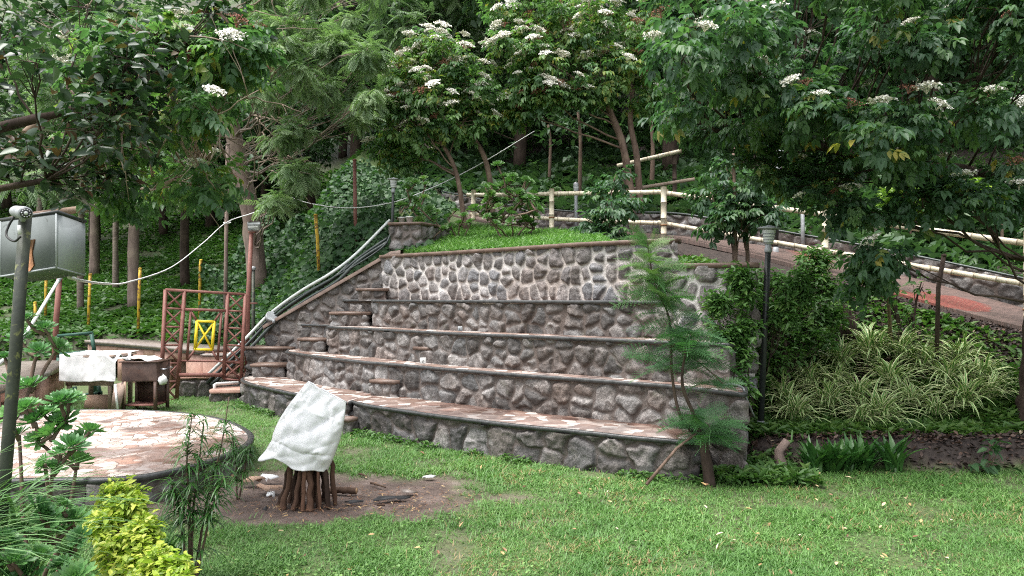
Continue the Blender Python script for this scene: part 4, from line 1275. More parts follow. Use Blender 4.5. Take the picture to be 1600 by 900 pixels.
# the big near elder at the right, its trunk at the frame's edge
rr_ = []
rg = np.random.default_rng(7)
def low_edge(u): return np.interp(u, [1040, 1100, 1180, 1260, 1330, 1420, 1500, 1600, 1700], [180, 205, 238, 282, 300, 290, 225, 215, 260])
for k in range(92):
    u = rg.uniform(1050, 1680); le = low_edge(u) - 25
    v = le - (rg.random() ** 1.15) * (le + 60)
    if 1440 < u < 1600 and 205 < v < 290 and rg.random() < .85: continue
    Yd = rg.uniform(7.2, 9.6) if v > 120 else rg.uniform(6.8, 10.2)
    rr_.append((u, v, Yd, 46, 30, .36))
rr_ += [(1090, 190, 9.2, 44, 26), (1130, 210, 9.3, 46, 24), (1180, 250, 9.0, 50, 30), (1380, 395, 8.3, 32, 24, .25), (1350, 325, 8.4, 46, 22), (1440, 310, 8.2, 46, 20), (1560, 315, 8.0, 44, 22), (1270, 285, 8.8, 54, 30), (1500, 305, 8.0, 46, 18), (1600, 300, 8.2, 40, 24), (1235, 275, 9.0, 44, 26), (1470, 285, 8.4, 40, 20), (1580, 270, 8.6, 36, 18), (1300, 320, 8.5, 40, 20)]
big_tr = np.array([[6.32, 9.1, .30, .26], [6.36, 9.1, .9, .22], [6.36, 9.05, 1.7, .19], [6.46, 9.0, 2.7, .17], [6.75, 9.0, 3.7, .14], [6.7, 8.9, 5.4, .10]])
big_l1 = np.array([[6.46, 9.0, 2.8, .06], [5.6, 8.9, 3.35, .05], [4.3, 8.8, 3.5, .06], [3.4, 9.0, 3.75, .04], [2.7, 9.2, 3.85, .025]])
big_l2 = np.array([[6.40, 9.0, 2.4, .06], [5.6, 8.6, 2.95, .045], [4.8, 8.3, 3.15, .032], [4.1, 8.2, 3.2, .02]])
make_tree('elder_tree', 'large dark-trunked elder at the right edge, its drooping leaves hanging over the path', 'tree',
          [big_tr, big_l1], px_clumps(rr_), 'elder_dark', 'bark_dark', ELD, .225, 12, 5, 303, inner=.3, flowers=96, seedheads=22, fl_size=.125, base=.5, yellow=.012, droop=.3, twm='bark_dark', young=.12, limb_r=.016)

# left: overhanging glossy tree and a flowering elder behind it
gl = []
for k in range(16):
    u = rg.uniform(-60, 250); v = rg.uniform(-40, 290 - max(0, u - 60) * .6)
    gl.append((u, v, rg.uniform(4.8, 6.4), 62, 44, .35))
gl += [(110, 290, 5.6, 50, 28), (40, 250, 5.4, 50, 30), (260, 60, 5.9, 60, 34), (330, 20, 6.1, 60, 30), (380, 60, 6.3, 30, 30), (180, 270, 5.9, 40, 24)]
gtr = np.array([[-6.3, 6.3, 0, .22], [-6.2, 6.3, 1.5, .18], [-6.0, 6.2, 2.8, .15], [-5.6, 6.1, 3.8, .11], [-4.9, 6.0, 4.6, .08]])
gl1 = np.array([[-6.0, 6.2, 2.6, .09], [-5.0, 5.9, 2.95, .06], [-4.0, 5.7, 3.15, .042], [-3.0, 5.7, 3.4, .026]])
gl2 = np.array([[-6.0, 6.2, 2.4, .07], [-5.2, 5.7, 2.55, .05], [-4.3, 5.5, 2.6, .035], [-3.4, 5.5, 2.75, .02]])
make_tree('broadleaf_tree', 'dark glossy-leaved tree reaching in over the stage from the upper left, tangled bare twigs', 'tree', [gtr, gl1, gl2], px_clumps(gl), 'glossy', 'bark_dark', SIMPLE, .11, 14, 7, 311, base=.42, yellow=.09, droop=.15, spread=1.0, jit=.07, limb_r=.013, tw_r=.004, tv=.18, upj=.6)
el = []
for k in range(28):
    u = rg.uniform(130, 375); v = rg.uniform(40, 320)
    if v > 330 - abs(u - 260) * .4 or (u > 325 and v > 150): continue
    el.append((u, v, rg.uniform(5.6, 8.6), 44, 30))
el += [(330, 300, 8.6, 36, 28), (290, 280, 8.4, 44, 30), (345, 150, 8.8, 26, 24), (240, 300, 8.6, 40, 26)]
etr = np.array([[-7.6, 9.6, 0, .14], [-7.4, 9.5, 1.6, .11], [-6.9, 9.2, 2.7, .09], [-6.0, 8.9, 3.6, .06], [-5.0, 8.7, 4.2, .04], [-4.0, 8.6, 4.5, .025]])
make_tree('elder_tree', 'light green elder with few flowers behind the dark overhanging branches at upper left', 'tree', [etr, np.array([[-7.0, 9.3, 2.5, .07], [-5.8, 8.8, 2.8, .05], [-4.6, 8.6, 2.95, .035], [-3.6, 8.6, 3.2, .02]])], px_clumps(el), 'elder', 'bark', ELD, .20, 12, 5, 312, flowers=24, seedheads=10, fl_size=.12, base=.55, young=.3, droop=.25, twm='twig', limb_r=.014)

tw_ = MB()
for k in range(34):
    u, v = rg.uniform(60, 380), rg.uniform(10, 260); Yd = rg.uniform(5.6, 7.4)
    a = P(u, v, Yd); L_ = rg.uniform(.35, 1.1); an = rg.normal(.5, .8)
    b_ = a + np.array([math.cos(an) * L_, rg.normal(0, .2), -math.sin(an) * L_ * .7])
    c = curve3(a, b_, rg.uniform(-.1, .12), rg, 9, .10)
    r0 = rg.uniform(.006, .012); tw_.tube(c, np.linspace(r0, r0 * .45, 9), 5)
    for q in range(2):
        i_ = rg.integers(3, 8); tw_.tube(curve3(c[i_], c[i_] + rg.normal(0, .16, 3), .05, rg, 5), np.linspace(r0 * .5, r0 * .25, 5), 4)
_e = [o for o in bpy.data.objects if o.get('label', '').startswith('light green elder')][0]
tw_.build('bare_twigs', M['twig'], _e, smooth=True)
# silver-leaved feathery tree with the big leaning trunk
ft = []
for k in range(58):
    u = rg.uniform(385, 590); v = rg.uniform(-40, 330)
    if (u > 480 and v > 200) or (u < 425 and v > 190) or rg.random() < max(0, (v - 160) / 420): continue
    ft.append((u, v, rg.uniform(13.6, 17.0), 30, 22))
ft += [(430, 215, 15, 28, 16), (455, 265, 15, 26, 14), (440, 310, 15.2, 22, 12), (465, 200, 15.2, 30, 18), (320, 100, 17, 40, 30), (300, 40, 16.5, 50, 30)]
make_tree('silky_oak', 'tall feathery pale green tree with a thick leaning trunk left of the dark forest gap', 'tree',
          [trunk_from(404, 18.3, [(393, 345, 18.2, .22), (376, 265, 18, .20), (360, 180, 17.8, .18), (352, 90, 17.6, .16), (346, -60, 17.4, .13)], .24)],
          px_clumps(ft), 'feather', 'bark_pink', FROND, .34, 15, 7, 321, base=.55, droop=.4, spread=.8, limb_r=.014, twm='bark_grey', young=.2)
# farther feathery tree, centre top
ft = [(rg.uniform(560, 790), rg.uniform(-60, 110), rg.uniform(21, 25), 44, 34) for k in range(26)] + [(600, 130, 23, 40, 26), (560, 160, 22.5, 34, 24), (540, 110, 22, 30, 30)]
make_tree('silky_oak', 'hazy grey-green feathery tree rising behind the small domed elder', 'tree',
          [trunk_from(664, 24, [(662, 200, 24, .24), (656, 60, 24, .20), (650, -80, 24, .16)], .28)], px_clumps(ft), 'feather', 'bark_grey', FROND, .46, 15, 7, 322, base=.5, droop=.45, spread=.8)

# hillside trees on the left: straight trunks, foliage above
left_trees = [(126, 22, 497, .085, 'bark_grey', 'slim straight grey-trunked tree on the left hillside, nearest the metal cabinet'), (209, 21.5, 492, .14, 'bark_pink', 'straight ringed-trunk tree on the left hillside above the back counter'),
              (181, 25, 412, .09, 'bark_grey', 'pale slim tree between two thicker trunks on the left hillside'), (148, 27, 405, .15, 'bark_pink', 'thick brown-trunked tree highest on the left hillside'),
              (289, 24, 378, .13, 'bark_dark', 'dark-trunked tree on the left hillside beside the leaning trunk'), (62, 29, 420, .12, 'bark_grey', 'far grey tree at the left edge of the hillside')]
for k, (u, Yd, vb, r_, bk, lab) in enumerate(left_trees):
    x = (u - 800) / FPX * Yd; zb = Tz(x, Yd)
    tr = np.array([[x, Yd, zb - .1, r_ * 1.15], [x - .02, Yd, zb + 2, r_], [x + .05, Yd, zb + 4.5, r_ * .85], [x, Yd, zb + 8, r_ * .55]])
    r2 = np.random.default_rng(330 + k)
    cl = [(np.array([x + r2.normal(0, 1.3), Yd + r2.normal(0, 1.0), zb + r2.uniform(3.4, 8.5)]), np.array([1.0, 1.0, .7]) * r2.uniform(.7, 1.2)) for q in range(15)]
    make_tree('hillside_tree', lab, 'tree', [tr], cl, 'feather' if k % 2 == 0 else 'forest', bk, FROND if k % 2 == 0 else SIMPLE, .6 if k % 2 == 0 else .26, 14, 6, 340 + k, droop=.5 if k % 2 == 0 else .2, base=.55, group='trees on the left hillside')

# the dark forest up the hill: one kind, nothing tells one from the next
forest_sites = []
rf = np.random.default_rng(17)
for (x0, x1, y0, y1, n) in [(-6, 2, 23, 30, 6), (2, 12, 21, 28, 7), (10, 20, 17, 27, 6), (-16, -7, 29, 36, 5), (-14, 22, 36, 48, 13), (-34, -16, 30, 46, 6)]:
    for k in range(n):
        forest_sites.append((x0 + (k + rf.uniform(.15, .85)) * (x1 - x0) / n, rf.uniform(y0, y1)))
protos = []
def forest_tree(seed, h):
    r2 = np.random.default_rng(seed)
    tr = np.array([[0, 0, -.3, .2], [.1, 0, 2, .16], [r2.normal(0, .3), 0, h * .5, .12], [r2.normal(0, .5), 0, h * .9, .05]])
    cl = []
    for q in range(30):
        zz_ = r2.uniform(.20, 1.02) * h
        w = 2.5 * math.sin(math.pi * min(.98, .25 + .7 * zz_ / h)) ** .8
        cl.append((np.array([r2.normal(0, .55) * w, r2.normal(0, .55) * w, zz_]), np.array([1.0, 1.0, .65]) * r2.uniform(.7, 1.25)))
    return make_tree('forest_tree', 'leafy dark forest tree on the hillside behind the fence, merging into its neighbours', 'tree', [tr], cl, 'forest', 'bark_dark', SIMPLE, .27, 26, 8, seed + 1, group='dark forest trees up the hill', droop=.35, spread=1.0, jit=.16, base=.42, tv=.16, limb_r=.02, upj=.5)
for k in range(4): protos.append(forest_tree(400 + k, 7.5 + k * .8))
for k, (x, y_) in enumerate(forest_sites):
    loc = (x, y_, Tz(x, y_) - .1)
    if k < 4:
        protos[k].location = loc; protos[k].rotation_euler = (0, 0, rf.uniform(0, 6.28))
    else:
        copy_tree(protos[k % 4], loc, rf.uniform(0, 6.28), rf.uniform(.85, 1.25))
# thin bare poles of saplings under the forest
for (u, v0, v1, Yd, r_, lab) in [(905, 275, 175, 19, .055, 'slim bare sapling trunk in the shade under the broad elder'), (858, 250, 195, 21, .05, 'short dark stem standing in the shade left of the bare sapling'), (1018, 300, 170, 20, .07, 'dark sapling trunk behind the forked elder trunks')]:
    gnd = on_ground(u, Yd)
    t_ = thing('sapling', lab, 'sapling', gnd)
    c = np.array([gnd, P(u + 2, (v0 + v1) / 2, Yd), P(u - 2, v1, Yd)])
    MB().tube(smooth_curve(c, 4), np.linspace(r_, r_ * .6, 9), 7).build('trunk', M['bark'], t_, smooth=True)
    mb = MB(); e = c[-1] + np.random.default_rng(int(u)).normal(0, .5, (26, 3))
    whorls(mb, SIMPLE, e, rdir(rg, 26), 6, .2, rg, .2)
    mb.build('crown', M['forest'], t_)

# young elders in front of and along the fence
make_tree('young_elder', 'young leafy elder growing against the fence beside the middle bamboo post', 'shrub', [trunk_from(948, 13.4, [(946, 345, 13.4, .02), (950, 310, 13.4, .015)], .025)],
          px_clumps([(930, 352, 13.3, 26, 14), (955, 330, 13.3, 26, 16), (962, 362, 13.2, 26, 12), (945, 305, 13.6, 26, 16), (975, 318, 13.5, 18, 14), (960, 280, 13.9, 18, 12)]), 'elder_dark', 'bark', ELD, .26, 9, 5, 351, base=.5, droop=.35)
make_tree('young_elder', 'young elder with twin grey stems by the path between the second and third posts', 'shrub', [trunk_from(1150, 12.3, [(1148, 330, 12.3, .03), (1146, 230, 12.3, .022)], .04), trunk_from(1170, 12.4, [(1166, 360, 12.4, .03), (1160, 330, 12.4, .02)], .035)],
          px_clumps([(1120, 345, 12.2, 30, 18), (1160, 335, 12.2, 32, 18), (1140, 310, 12.4, 36, 18), (1190, 330, 12.3, 26, 18), (1110, 300, 12.5, 28, 18), (1170, 295, 12.4, 34, 18), (1135, 262, 12.6, 30, 18)]), 'elder_dark', 'bark', ELD, .26, 10, 5, 352, base=.5, droop=.35)

# big leafy shrub right of the tiers, hugging the near lamp post
sh = []
for k in range(60):
    u = rg.uniform(1105, 1300); lo = np.interp(u, [1100, 1150, 1200, 1280], [610, 655, 590, 540]); hi = np.interp(u, [1100, 1140, 1190, 1280], [480, 430, 410, 400])
    v = rg.uniform(hi, lo); Yd = max(np.interp(v, [400, 640], [11.0, 9.6]), 9.95 if 1150 < u < 1235 else 9.3) + rg.normal(0, .1)
    sh.append((u, v, Yd, 24, 20))
for k in range(34):
    v = rg.uniform(430, 625); u = rg.uniform(np.interp(v, [430, 480, 560, 625], [1145, 1118, 1112, 1150]), 1172) if k % 2 else rg.uniform(1212, 1262)
    if u > 1200 and v > 500: continue
    sh.append((u, v, np.interp(v, [430, 640], [8.9, 8.45]) if u < 1180 else 9.0, 18, 16))
make_tree('leafy_shrub', 'dense mid-green shrub right of the tier ends, wrapped round the near lamp post', 'shrub', [trunk_from(1170, 9.5, [(1172, 560, 9.7, .03), (1180, 500, 10, .02)], .04), trunk_from(1230, 9.9, [(1226, 520, 10.2, .03), (1228, 450, 10.5, .015)], .035)], px_clumps(sh), 'shrub', 'bark_dark', [tpl_simple(.17, .15, .25), tpl_simple(.2, .1, .35)], .105, 17, 9, 361, base=.42, jit=.04, spread=1.0, limb_r=.008, tw_r=.003, young=.15)
vine = [(1130 + rg.uniform(-25, 30), rg.uniform(470, 600), rg.uniform(8.7, 8.95), 16, 20) for k in range(9)]
make_tree('trailing_shrub', 'wispy bright green shrub spilling over the right ends of the stone tiers', 'shrub', [trunk_from(1140, 9.0, [(1138, 600, 8.95, .012), (1134, 520, 8.9, .008)], .016)], px_clumps(vine), 'shrub', 'bark', [tpl_simple(.16, .15, .3)], .10, 10, 7, 362, base=.62, jit=.04, limb_r=.006, tw_r=.003)

# feathery sapling in front of the tiers
jt = trunk_px([(1110, 748, 7.65, .060), (1103, 715, 7.65, .052), (1098, 690, 7.68, .045)])
jt[0, 2] = -.03
stems = [np.vstack([trunk_px([(1098, 690, 7.68, .026), (1064, 652, 7.7, .018), (1050, 585, 7.72, .015), (1046, 500, 7.74, .012), (1022, 440, 7.75, .009), (1010, 372, 7.75, .005)])]),
         trunk_px([(1098, 690, 7.68, .026), (1085, 650, 7.6, .02), (1066, 600, 7.55, .016), (1072, 540, 7.5, .010)])]
jroot = thing('feathery_sapling', 'young feathery-leaved sapling in front of the stone tiers, leaning multi-stem trunk', 'sapling', jt[0, :3])
tb = MB(); c = smooth_curve(jt, 4); tb.tube(c[:, :3], c[:, 3], 10, wob=.04, rng=rg)
for s_ in stems:
    c = smooth_curve(s_, 5); tb.tube(c[:, :3], c[:, 3], 7, wob=.04, rng=rg)
tb.build('trunk', M['bark_dark'], jroot, smooth=True)
prop = MB(); prop.tube([P(1010, 757, 7.35), P(1058, 700, 7.55), P(1095, 672, 7.66)], [.017, .015, .012], 8)
jf = MB()
rj = np.random.default_rng(371)
main = smooth_curve(stems[0][:, :3], 12)
pts, dirs, siz = [], [], []
for lo, hi, n, s0 in [(.42, .62, 25, .42), (.62, .78, 34, .42), (.78, .92, 32, .35), (.92, 1.0, 16, .25)]:
    for k in range(n):
        q = main[int(rj.uniform(lo, hi) * (len(main) - 1))]
        a = rj.random() * 6.28
        pts.append(q); dirs.append([math.cos(a), math.sin(a) * .8, .45 + rj.normal(0, .2) + .5 * (lo > .85)]); siz.append(s0 * rj.uniform(.8, 1.2))
for q, n, s0, up_ in [(stems[1][-1, :3], 14, .40, .3), (P(1100, 685, 7.6), 18, .36, .35), (P(1095, 660, 7.6), 18, .36, .5), (P(1112, 668, 7.58), 14, .34, .4), (P(1100, 560, 7.7), 12, .38, .2), (P(1076, 520, 7.6), 12, .38, .25), (P(1112, 600, 7.7), 8, .34, .2)]:
    for k in range(n):
        a = rj.random() * 6.28
        pts.append(q + rj.normal(0, .03, 3)); dirs.append([math.cos(a), math.sin(a) * .8, up_ + rj.normal(0, .15)]); siz.append(s0 * rj.uniform(.75, 1.15))
pts, dirs, siz = np.array(pts), np.array(dirs), np.array(siz)
ti = np.where(pts[:, 2] > 1.75, rj.normal(.68, .1, len(pts)), rj.normal(.45, .1, len(pts)))
k = rj.integers(0, 2, len(pts))
for q in (0, 1): scatter(jf, JAC[q], pts[k == q], dirs[k == q], UPV + [0, -.45, 0] + rj.normal(0, .35, ((k == q).sum(), 3)), siz[k == q], ti[k == q], .04, rj)
br = MB()
for q in (P(1115, 560, 7.7), P(1085, 520, 7.6), P(1130, 600, 7.7)): br.tube(curve3(main[int(.5 * len(main))], q, .02, rj, 6), np.linspace(.011, .005, 6), 5)
br.build('limbs', M['bark'], jroot, smooth=True)
jf.build('crown', M['fern'], jroot)
tag(prop.build('prop_stick', M['bark'], None, loc=P(1010, 757, 7.35), smooth=True), 'bare brown stick leaning against the feathery sapling', 'stick')

# aeonium shrubs (rosettes on thick stems)
def rosette(rng, n=26):
    parts = []
    for k in range(n):
        a = k * 2.39996; t = k / n
        el_ = R(86 - 80 * t)
        L = .45 + .55 * t
        d = np.array([math.cos(a) * math.cos(el_), math.sin(a) * math.cos(el_), math.sin(el_)])
        up = np.array([-math.cos(a) * math.sin(el_), -math.sin(a) * math.sin(el_), math.cos(el_)])
        x = np.cross(d, up)
        b0 = d * .06
        q = lambda s, w, z=0: b0 + d * (L * s) + x * (w * L) + up * (z * L)
        V = np.array([q(0, 0), q(.45, .12, .03), q(.80, .24, .06), q(1.0, .10, .03), q(.8, 0, -.03), q(1.0, -.10, .03), q(.80, -.24, .06), q(.45, -.12, .03)])
        parts.append((V[[0, 1, 2, 3, 4]], np.array([[0, 1, 2, 3, 4]])))
        parts.append((V[[0, 4, 5, 6, 7]], np.array([[0, 1, 2, 3, 4]])))
    return join(parts)
ROS = [rosette(rg, 30), rosette(rg, 38)]
def aeonium(name, label, base, heads, size, seed, matk='aeonium', dense=1):
    r2 = np.random.default_rng(seed)
    root = thing(name, label, 'succulent', base)
    st_, lf = MB(), MB()
    if dense > 1:
        heads = [np.asarray(h, float) for h in heads]
        heads += [h + r2.normal(0, size * .9, 3) for h in heads for _ in range(dense - 1)]
    hs2 = sorted([np.asarray(h, float) for h in heads], key=lambda q: q[2])
    for k, h in enumerate(hs2):
        lower = [q for q in hs2[:k] if q[2] < h[2] - size * .4 and np.linalg.norm(q - h) < size * 4.5]
        src = min(lower, key=lambda q: np.linalg.norm(q - h)) if lower and k > 2 else np.asarray(base) + np.append(r2.normal(0, .05, 2), 0)
        src = src - [0, 0, size * .35] if lower and k > 2 else src
        c = curve3(src, h, -.12, r2, 6)
        st_.tube(c, np.linspace(.017, .012, 6) * size / .12, 6)
    H = np.array(heads, float)
    D = np.zeros_like(H); ph = r2.random(len(H)) * 6.28
    D = np.column_stack([np.cos(ph), np.sin(ph), r2.normal(0, .25, len(H))])
    # rosettes face up and outward
    out = unit(H - np.array(base)) * [.5, .4, .3] + [0, -.8, .95] + r2.normal(0, .28, H.shape)
    k = r2.integers(0, 2, len(H))
    for q in (0, 1): scatter(lf, ROS[q], H[k == q], D[k == q], out[k == q], size * r2.uniform(.75, 1.25, (k == q).sum()), np.clip(r2.normal(.5, .15, (k == q).sum()), 0, .9), .06, r2)
    st_.build('stems', M['bark'], root, smooth=True); lf.build('rosettes', M[matk], root)
    return root
def heads_px(rows, jz=.12, seed=0):
    r2 = np.random.default_rng(seed)
    return [P(u, v, Yd + r2.normal(0, jz)) for u, v, Yd in rows]
hd = [(a + rg.uniform(-6, 6), b_ + rg.uniform(-5, 5), 15.0) for a, b_ in [(645, 285), (660, 292), (638, 300), (668, 310), (650, 315), (632, 322), (672, 325), (655, 335), (640, 345), (664, 350), (628, 352), (648, 360), (680, 340), (622, 335)]]
aeonium('succulent_shrub', 'succulent shrub with bright green rosettes at the left end of the mound', on_ground(655, 15.1), heads_px(hd, .2, 1), .13, 381, 'shrub', 2)
hd = [(rg.uniform(742, 842), rg.uniform(272, 352), 14.2) for k in range(46)]
hd = [h for h in hd if abs(h[0] - 795) / 58 + abs(h[1] - 318) / 52 < 1.2]
aeonium('succulent_shrub', 'wide succulent shrub with many rosettes on the mound in front of the first bamboo posts', on_ground(795, 14.2), heads_px(hd, .3, 2), .13, 382, 'shrub', 2)
hd = [(712, 330, 15.4), (725, 338, 15.3), (700, 340, 15.4), (718, 350, 15.2), (735, 348, 15.2), (705, 354, 15.2)]
aeonium('succulent_shrub', 'small low succulent between the two larger rosette shrubs on the mound', on_ground(715, 15.2), heads_px(hd, .15, 3), .14, 383, 'shrub')
hd = [(42, 500, 5.4), (70, 515, 5.4), (90, 545, 5.3), (60, 550, 5.2), (30, 530, 5.5), (48, 605, 5.2), (95, 630, 5.0), (70, 650, 5.0), (40, 640, 5.1), (110, 625, 5.0), (80, 680, 4.9), (125, 690, 4.9), (100, 660, 5.0), (58, 690, 4.9), (95, 710, 4.85), (120, 725, 4.8), (70, 725, 4.8), (30, 680, 5.0), (82, 735, 4.7), (15, 600, 5.3), (20, 650, 5.1), (110, 700, 4.8), (8, 560, 5.4), (140, 675, 4.9), (55, 660, 4.8)]
aeonium('succulent_shrub', 'tall branching succulent with dark glossy rosettes rising beside the rusty-white pole at left', on_ground(75, 5.0), heads_px(hd, .10, 4), .105, 384)
hd = [(95, 790, 4.0), (60, 800, 3.9), (115, 815, 4.0), (35, 830, 3.8), (80, 840, 3.8), (110, 860, 3.9), (60, 870, 3.7), (20, 880, 3.6), (95, 885, 3.7), (45, 900, 3.5), (5, 850, 3.6), (125, 840, 3.95), (75, 815, 3.9), (15, 905, 3.5), (118, 905, 3.7)]
aeonium('succulent_shrub', 'low bright green succulent clump in the bottom left corner beside the golden hedge', on_ground(80, 3.9), heads_px(hd, .08, 5), .09, 385)

# golden hedge
gd = []
for k in range(46):
    v = rg.uniform(768, 930); Yd = np.interp(v, [760, 930], [5.05, 3.75]) + rg.normal(0, .1)
    l, r_ = np.interp(v, [760, 830, 930], [158, 152, 205]), np.interp(v, [760, 830, 930], [205, 232, 305])
    gd.append((rg.uniform(l, r_), v, Yd, 20, 16))
hp = px_clumps(gd)
for c, rad in hp: rad[:] = rad * 1.15
make_tree('golden_shrub', 'golden yellow-green clipped shrub in the left foreground', 'shrub', [np.array([[-2.45, 4.7, 0, .03], [-2.42, 4.65, .3, .025], [-2.4, 4.6, .55, .012]]), np.array([[-2.1, 4.1, 0, .03], [-2.08, 4.1, .25, .02], [-2.05, 4.1, .4, .012]])], hp, 'gold', 'bark', [tpl_simple(.27, .15, .2), tpl_simple(.23, .2, .3)], .052, 22, 9, 391, base=.50, jit=.022, spread=1.0, limb_r=.006, tw_r=.002, young=.35, tv=.2, inner=.5)

# slender whorled-leaf plants in the foreground
def whorl_plant(name, label, base, stems, seed, L=.22, W=.035):
    r2 = np.random.default_rng(seed)
    root = thing(name, label, 'plant', base)
    sb, lf = MB(), MB()
    for s_ in stems:
        c = smooth_curve(np.asarray(s_, float), 6)
        sb.tube(c, np.linspace(.010, .003, len(c)), 6)
        m_ = len(c)
        for f in np.arange(.34, 1.01, .095) + r2.uniform(-.03, .03):
            q = c[min(m_ - 1, int(f * (m_ - 1)))]
            n = int(r2.integers(14, 24)); a = r2.random(n) * 6.28
            D = np.column_stack([np.cos(a), np.sin(a), r2.uniform(.05, .75, n)])
            scatter(lf, tpl_blade(W, 5, 1.5), np.repeat(q[None], n, 0) + r2.normal(0, .012, (n, 3)), D, UPV + r2.normal(0, .1, (n, 3)), L * r2.uniform(.6, 1.15, n) * (1.1 - .35 * f), np.clip(r2.normal(.5, .15, n), 0, .9))
    sb.build('stems', M['bark'], root, smooth=True); lf.build('foliage', M['strap'], root)
    return root
whorl_plant('whorled_plant', 'slender dark-stemmed plant with whorls of drooping narrow leaves before the stage', on_ground(300, 4.95),
            [[on_ground(300, 4.95), P(302, 800, 4.95), P(310, 735, 4.9), P(318, 660, 4.9)], [on_ground(302, 4.95), P(322, 790, 5.0), P(345, 700, 5.05), P(358, 620, 5.1)],
             [on_ground(298, 4.95), P(296, 800, 4.9), P(292, 720, 4.85), P(300, 650, 4.8)], [on_ground(303, 4.95), P(330, 800, 4.9), P(350, 745, 4.8)], [on_ground(299, 4.95), P(280, 800, 4.9), P(268, 755, 4.85)]], 401, .21)
whorl_plant('whorled_plant', 'small whorled-leaf plant at the right rim of the stage', on_ground(372, 7.2),
            [[on_ground(372, 7.2), P(368, 715, 7.2), P(362, 680, 7.2)], [on_ground(374, 7.2), P(385, 720, 7.15), P(392, 695, 7.1)]], 402, .24, .03)

# strap-leaved clumps
STRAP = [tpl_strap(.05, 7, 1.5), tpl_strap(.042, 7, 1.9), tpl_strap(.055, 6, 1.1)]
def strap_clump(name, label, base, n, L, seed, matk='strap', group=None, cat='plant', tpls=None, lean=.45):
    r2 = np.random.default_rng(seed)
    root = thing(name, label, cat, base, group) if not isinstance(name, bpy.types.Object) else name
    lf = MB()
    a = r2.random(n) * 6.28
    D = np.column_stack([np.cos(a), np.sin(a), np.zeros(n)])
    U = UPV + np.column_stack([np.cos(a), np.sin(a), np.zeros(n)]) * r2.uniform(-.1, lean, n)[:, None] + r2.normal(0, .08, (n, 3))
    pos = np.asarray(base) + np.column_stack([r2.normal(0, .035, n), r2.normal(0, .035, n), np.full(n, 0.)])
    k = r2.integers(0, 3, n)
    for q in range(3):
        s = k == q; t = (tpls or STRAP)[q]
        scatter(lf, t, pos[s], np.cross(np.cross(U[s], D[s]), U[s]), U[s], L * r2.uniform(.6, 1.15, s.sum()), np.clip(r2.normal(.5, .15, s.sum()), 0, .9), 0, None, t[2])
    lf.build('leaves', M[matk], root)
    return root
strap_clump('strap_leaf_plant', 'glossy strap-leaved clump between the golden shrub and the whorled plant', on_ground(255, 5.1), 46, .42, 411)
strap_clump('strap_leaf_plant', 'strap-leaved clump at the bottom edge beside the golden shrub', np.array([(365 - 800) / FPX * 4.25, 4.25, .02]), 24, .34, 412)
strap_clump('strap_leaf_plant', 'upright glossy strap-leaved clump under the succulent in the bottom left corner', np.array([(150 - 800) / FPX * 3.8, 3.8, .15]), 20, .36, 413)
# variegated spider plants, in a bed
SPI = [tpl_strap(.026, 8, 1.9, .45), tpl_strap(.029, 8, 1.5, .45), tpl_strap(.024, 8, 2.3, .45)]
spots = [(1240, 607, 9.45), (1262, 560, 10.2), (1290, 592, 9.7), (1312, 545, 10.5), (1338, 585, 9.75), (1360, 540, 10.6), (1372, 610, 9.35), (1392, 568, 10.0), (1422, 595, 9.6), (1440, 552, 10.3), (1462, 605, 9.4), (1480, 570, 9.95), (1505, 598, 9.5), (1530, 570, 9.9), (1548, 590, 9.55), (1225, 575, 9.9), (1345, 618, 9.25), (1408, 545, 10.5), (1500, 545, 10.3), (1300, 560, 10.1)]
first = []
for k, (u, v, Yd) in enumerate(spots):
    x = (u - 800) / FPX * Yd
    loc = np.array([x, Yd, Tz(x, Yd) - .02])
    if k < 3:
        o = strap_clump('spider_plant', 'cream-striped spider plant arching in the massed clump on the right bank', (0, 0, 0), 120, .60, 420 + k, 'variegated', 'striped spider plants massed on the right bank', 'spider plant', SPI, .75)
        o.location = tuple(loc); first.append(o)
    else:
        copy_tree(first[k % 3], loc, rg.uniform(0, 6.28), rg.uniform(.8, 1.2))
# leafy clump and sapling at the foot of the bed
LANCE = [tpl_strap(.075, 6, .9, .3), tpl_strap(.07, 6, 1.3, .3), tpl_strap(.085, 6, .6, .3)]
lp = strap_clump('lance_leaf_plant', 'broad clump of lance-leaved green plants at the foot of the bank by the lawn', on_ground(1300, 8.22, .0), 80, .40, 431, 'strap', None, 'plant', LANCE, .9)
for k, u in enumerate((1270, 1325, 1350)):
    strap_clump('lance_leaf_plant', ['left-hand lance-leaved tuft of the clump at the foot of the bank, nearest the stump', 'lance-leaved tuft in the middle of the low clump by the lawn edge', 'upright lance-leaved tuft growing behind the middle of the low clump'][k], on_ground(u, 8.2 + .06 * k, 0), 52, .38, 432 + k, 'strap', None, 'plant', LANCE, .9)
strap_clump('lance_leaf_plant', 'upright lance-leaved tuft at the right end of the low clump', on_ground(1395, 8.25, 0), 40, .42, 436, 'strap', None, 'plant', LANCE, .5)
make_tree('young_plant', 'single broad-leaved young plant at the lawn edge on the far right', 'plant', [trunk_from(1545, 8.2, [(1546, 710, 8.2, .01), (1548, 690, 8.2, .006)], .014)], px_clumps([(1530, 728, 8.15, 16, 14), (1552, 715, 8.15, 16, 14), (1548, 692, 8.2, 10, 10)]), 'creeper', 'bark', [tpl_simple(.24, .15, .35)], .13, 5, 4, 441, limb_r=.006)
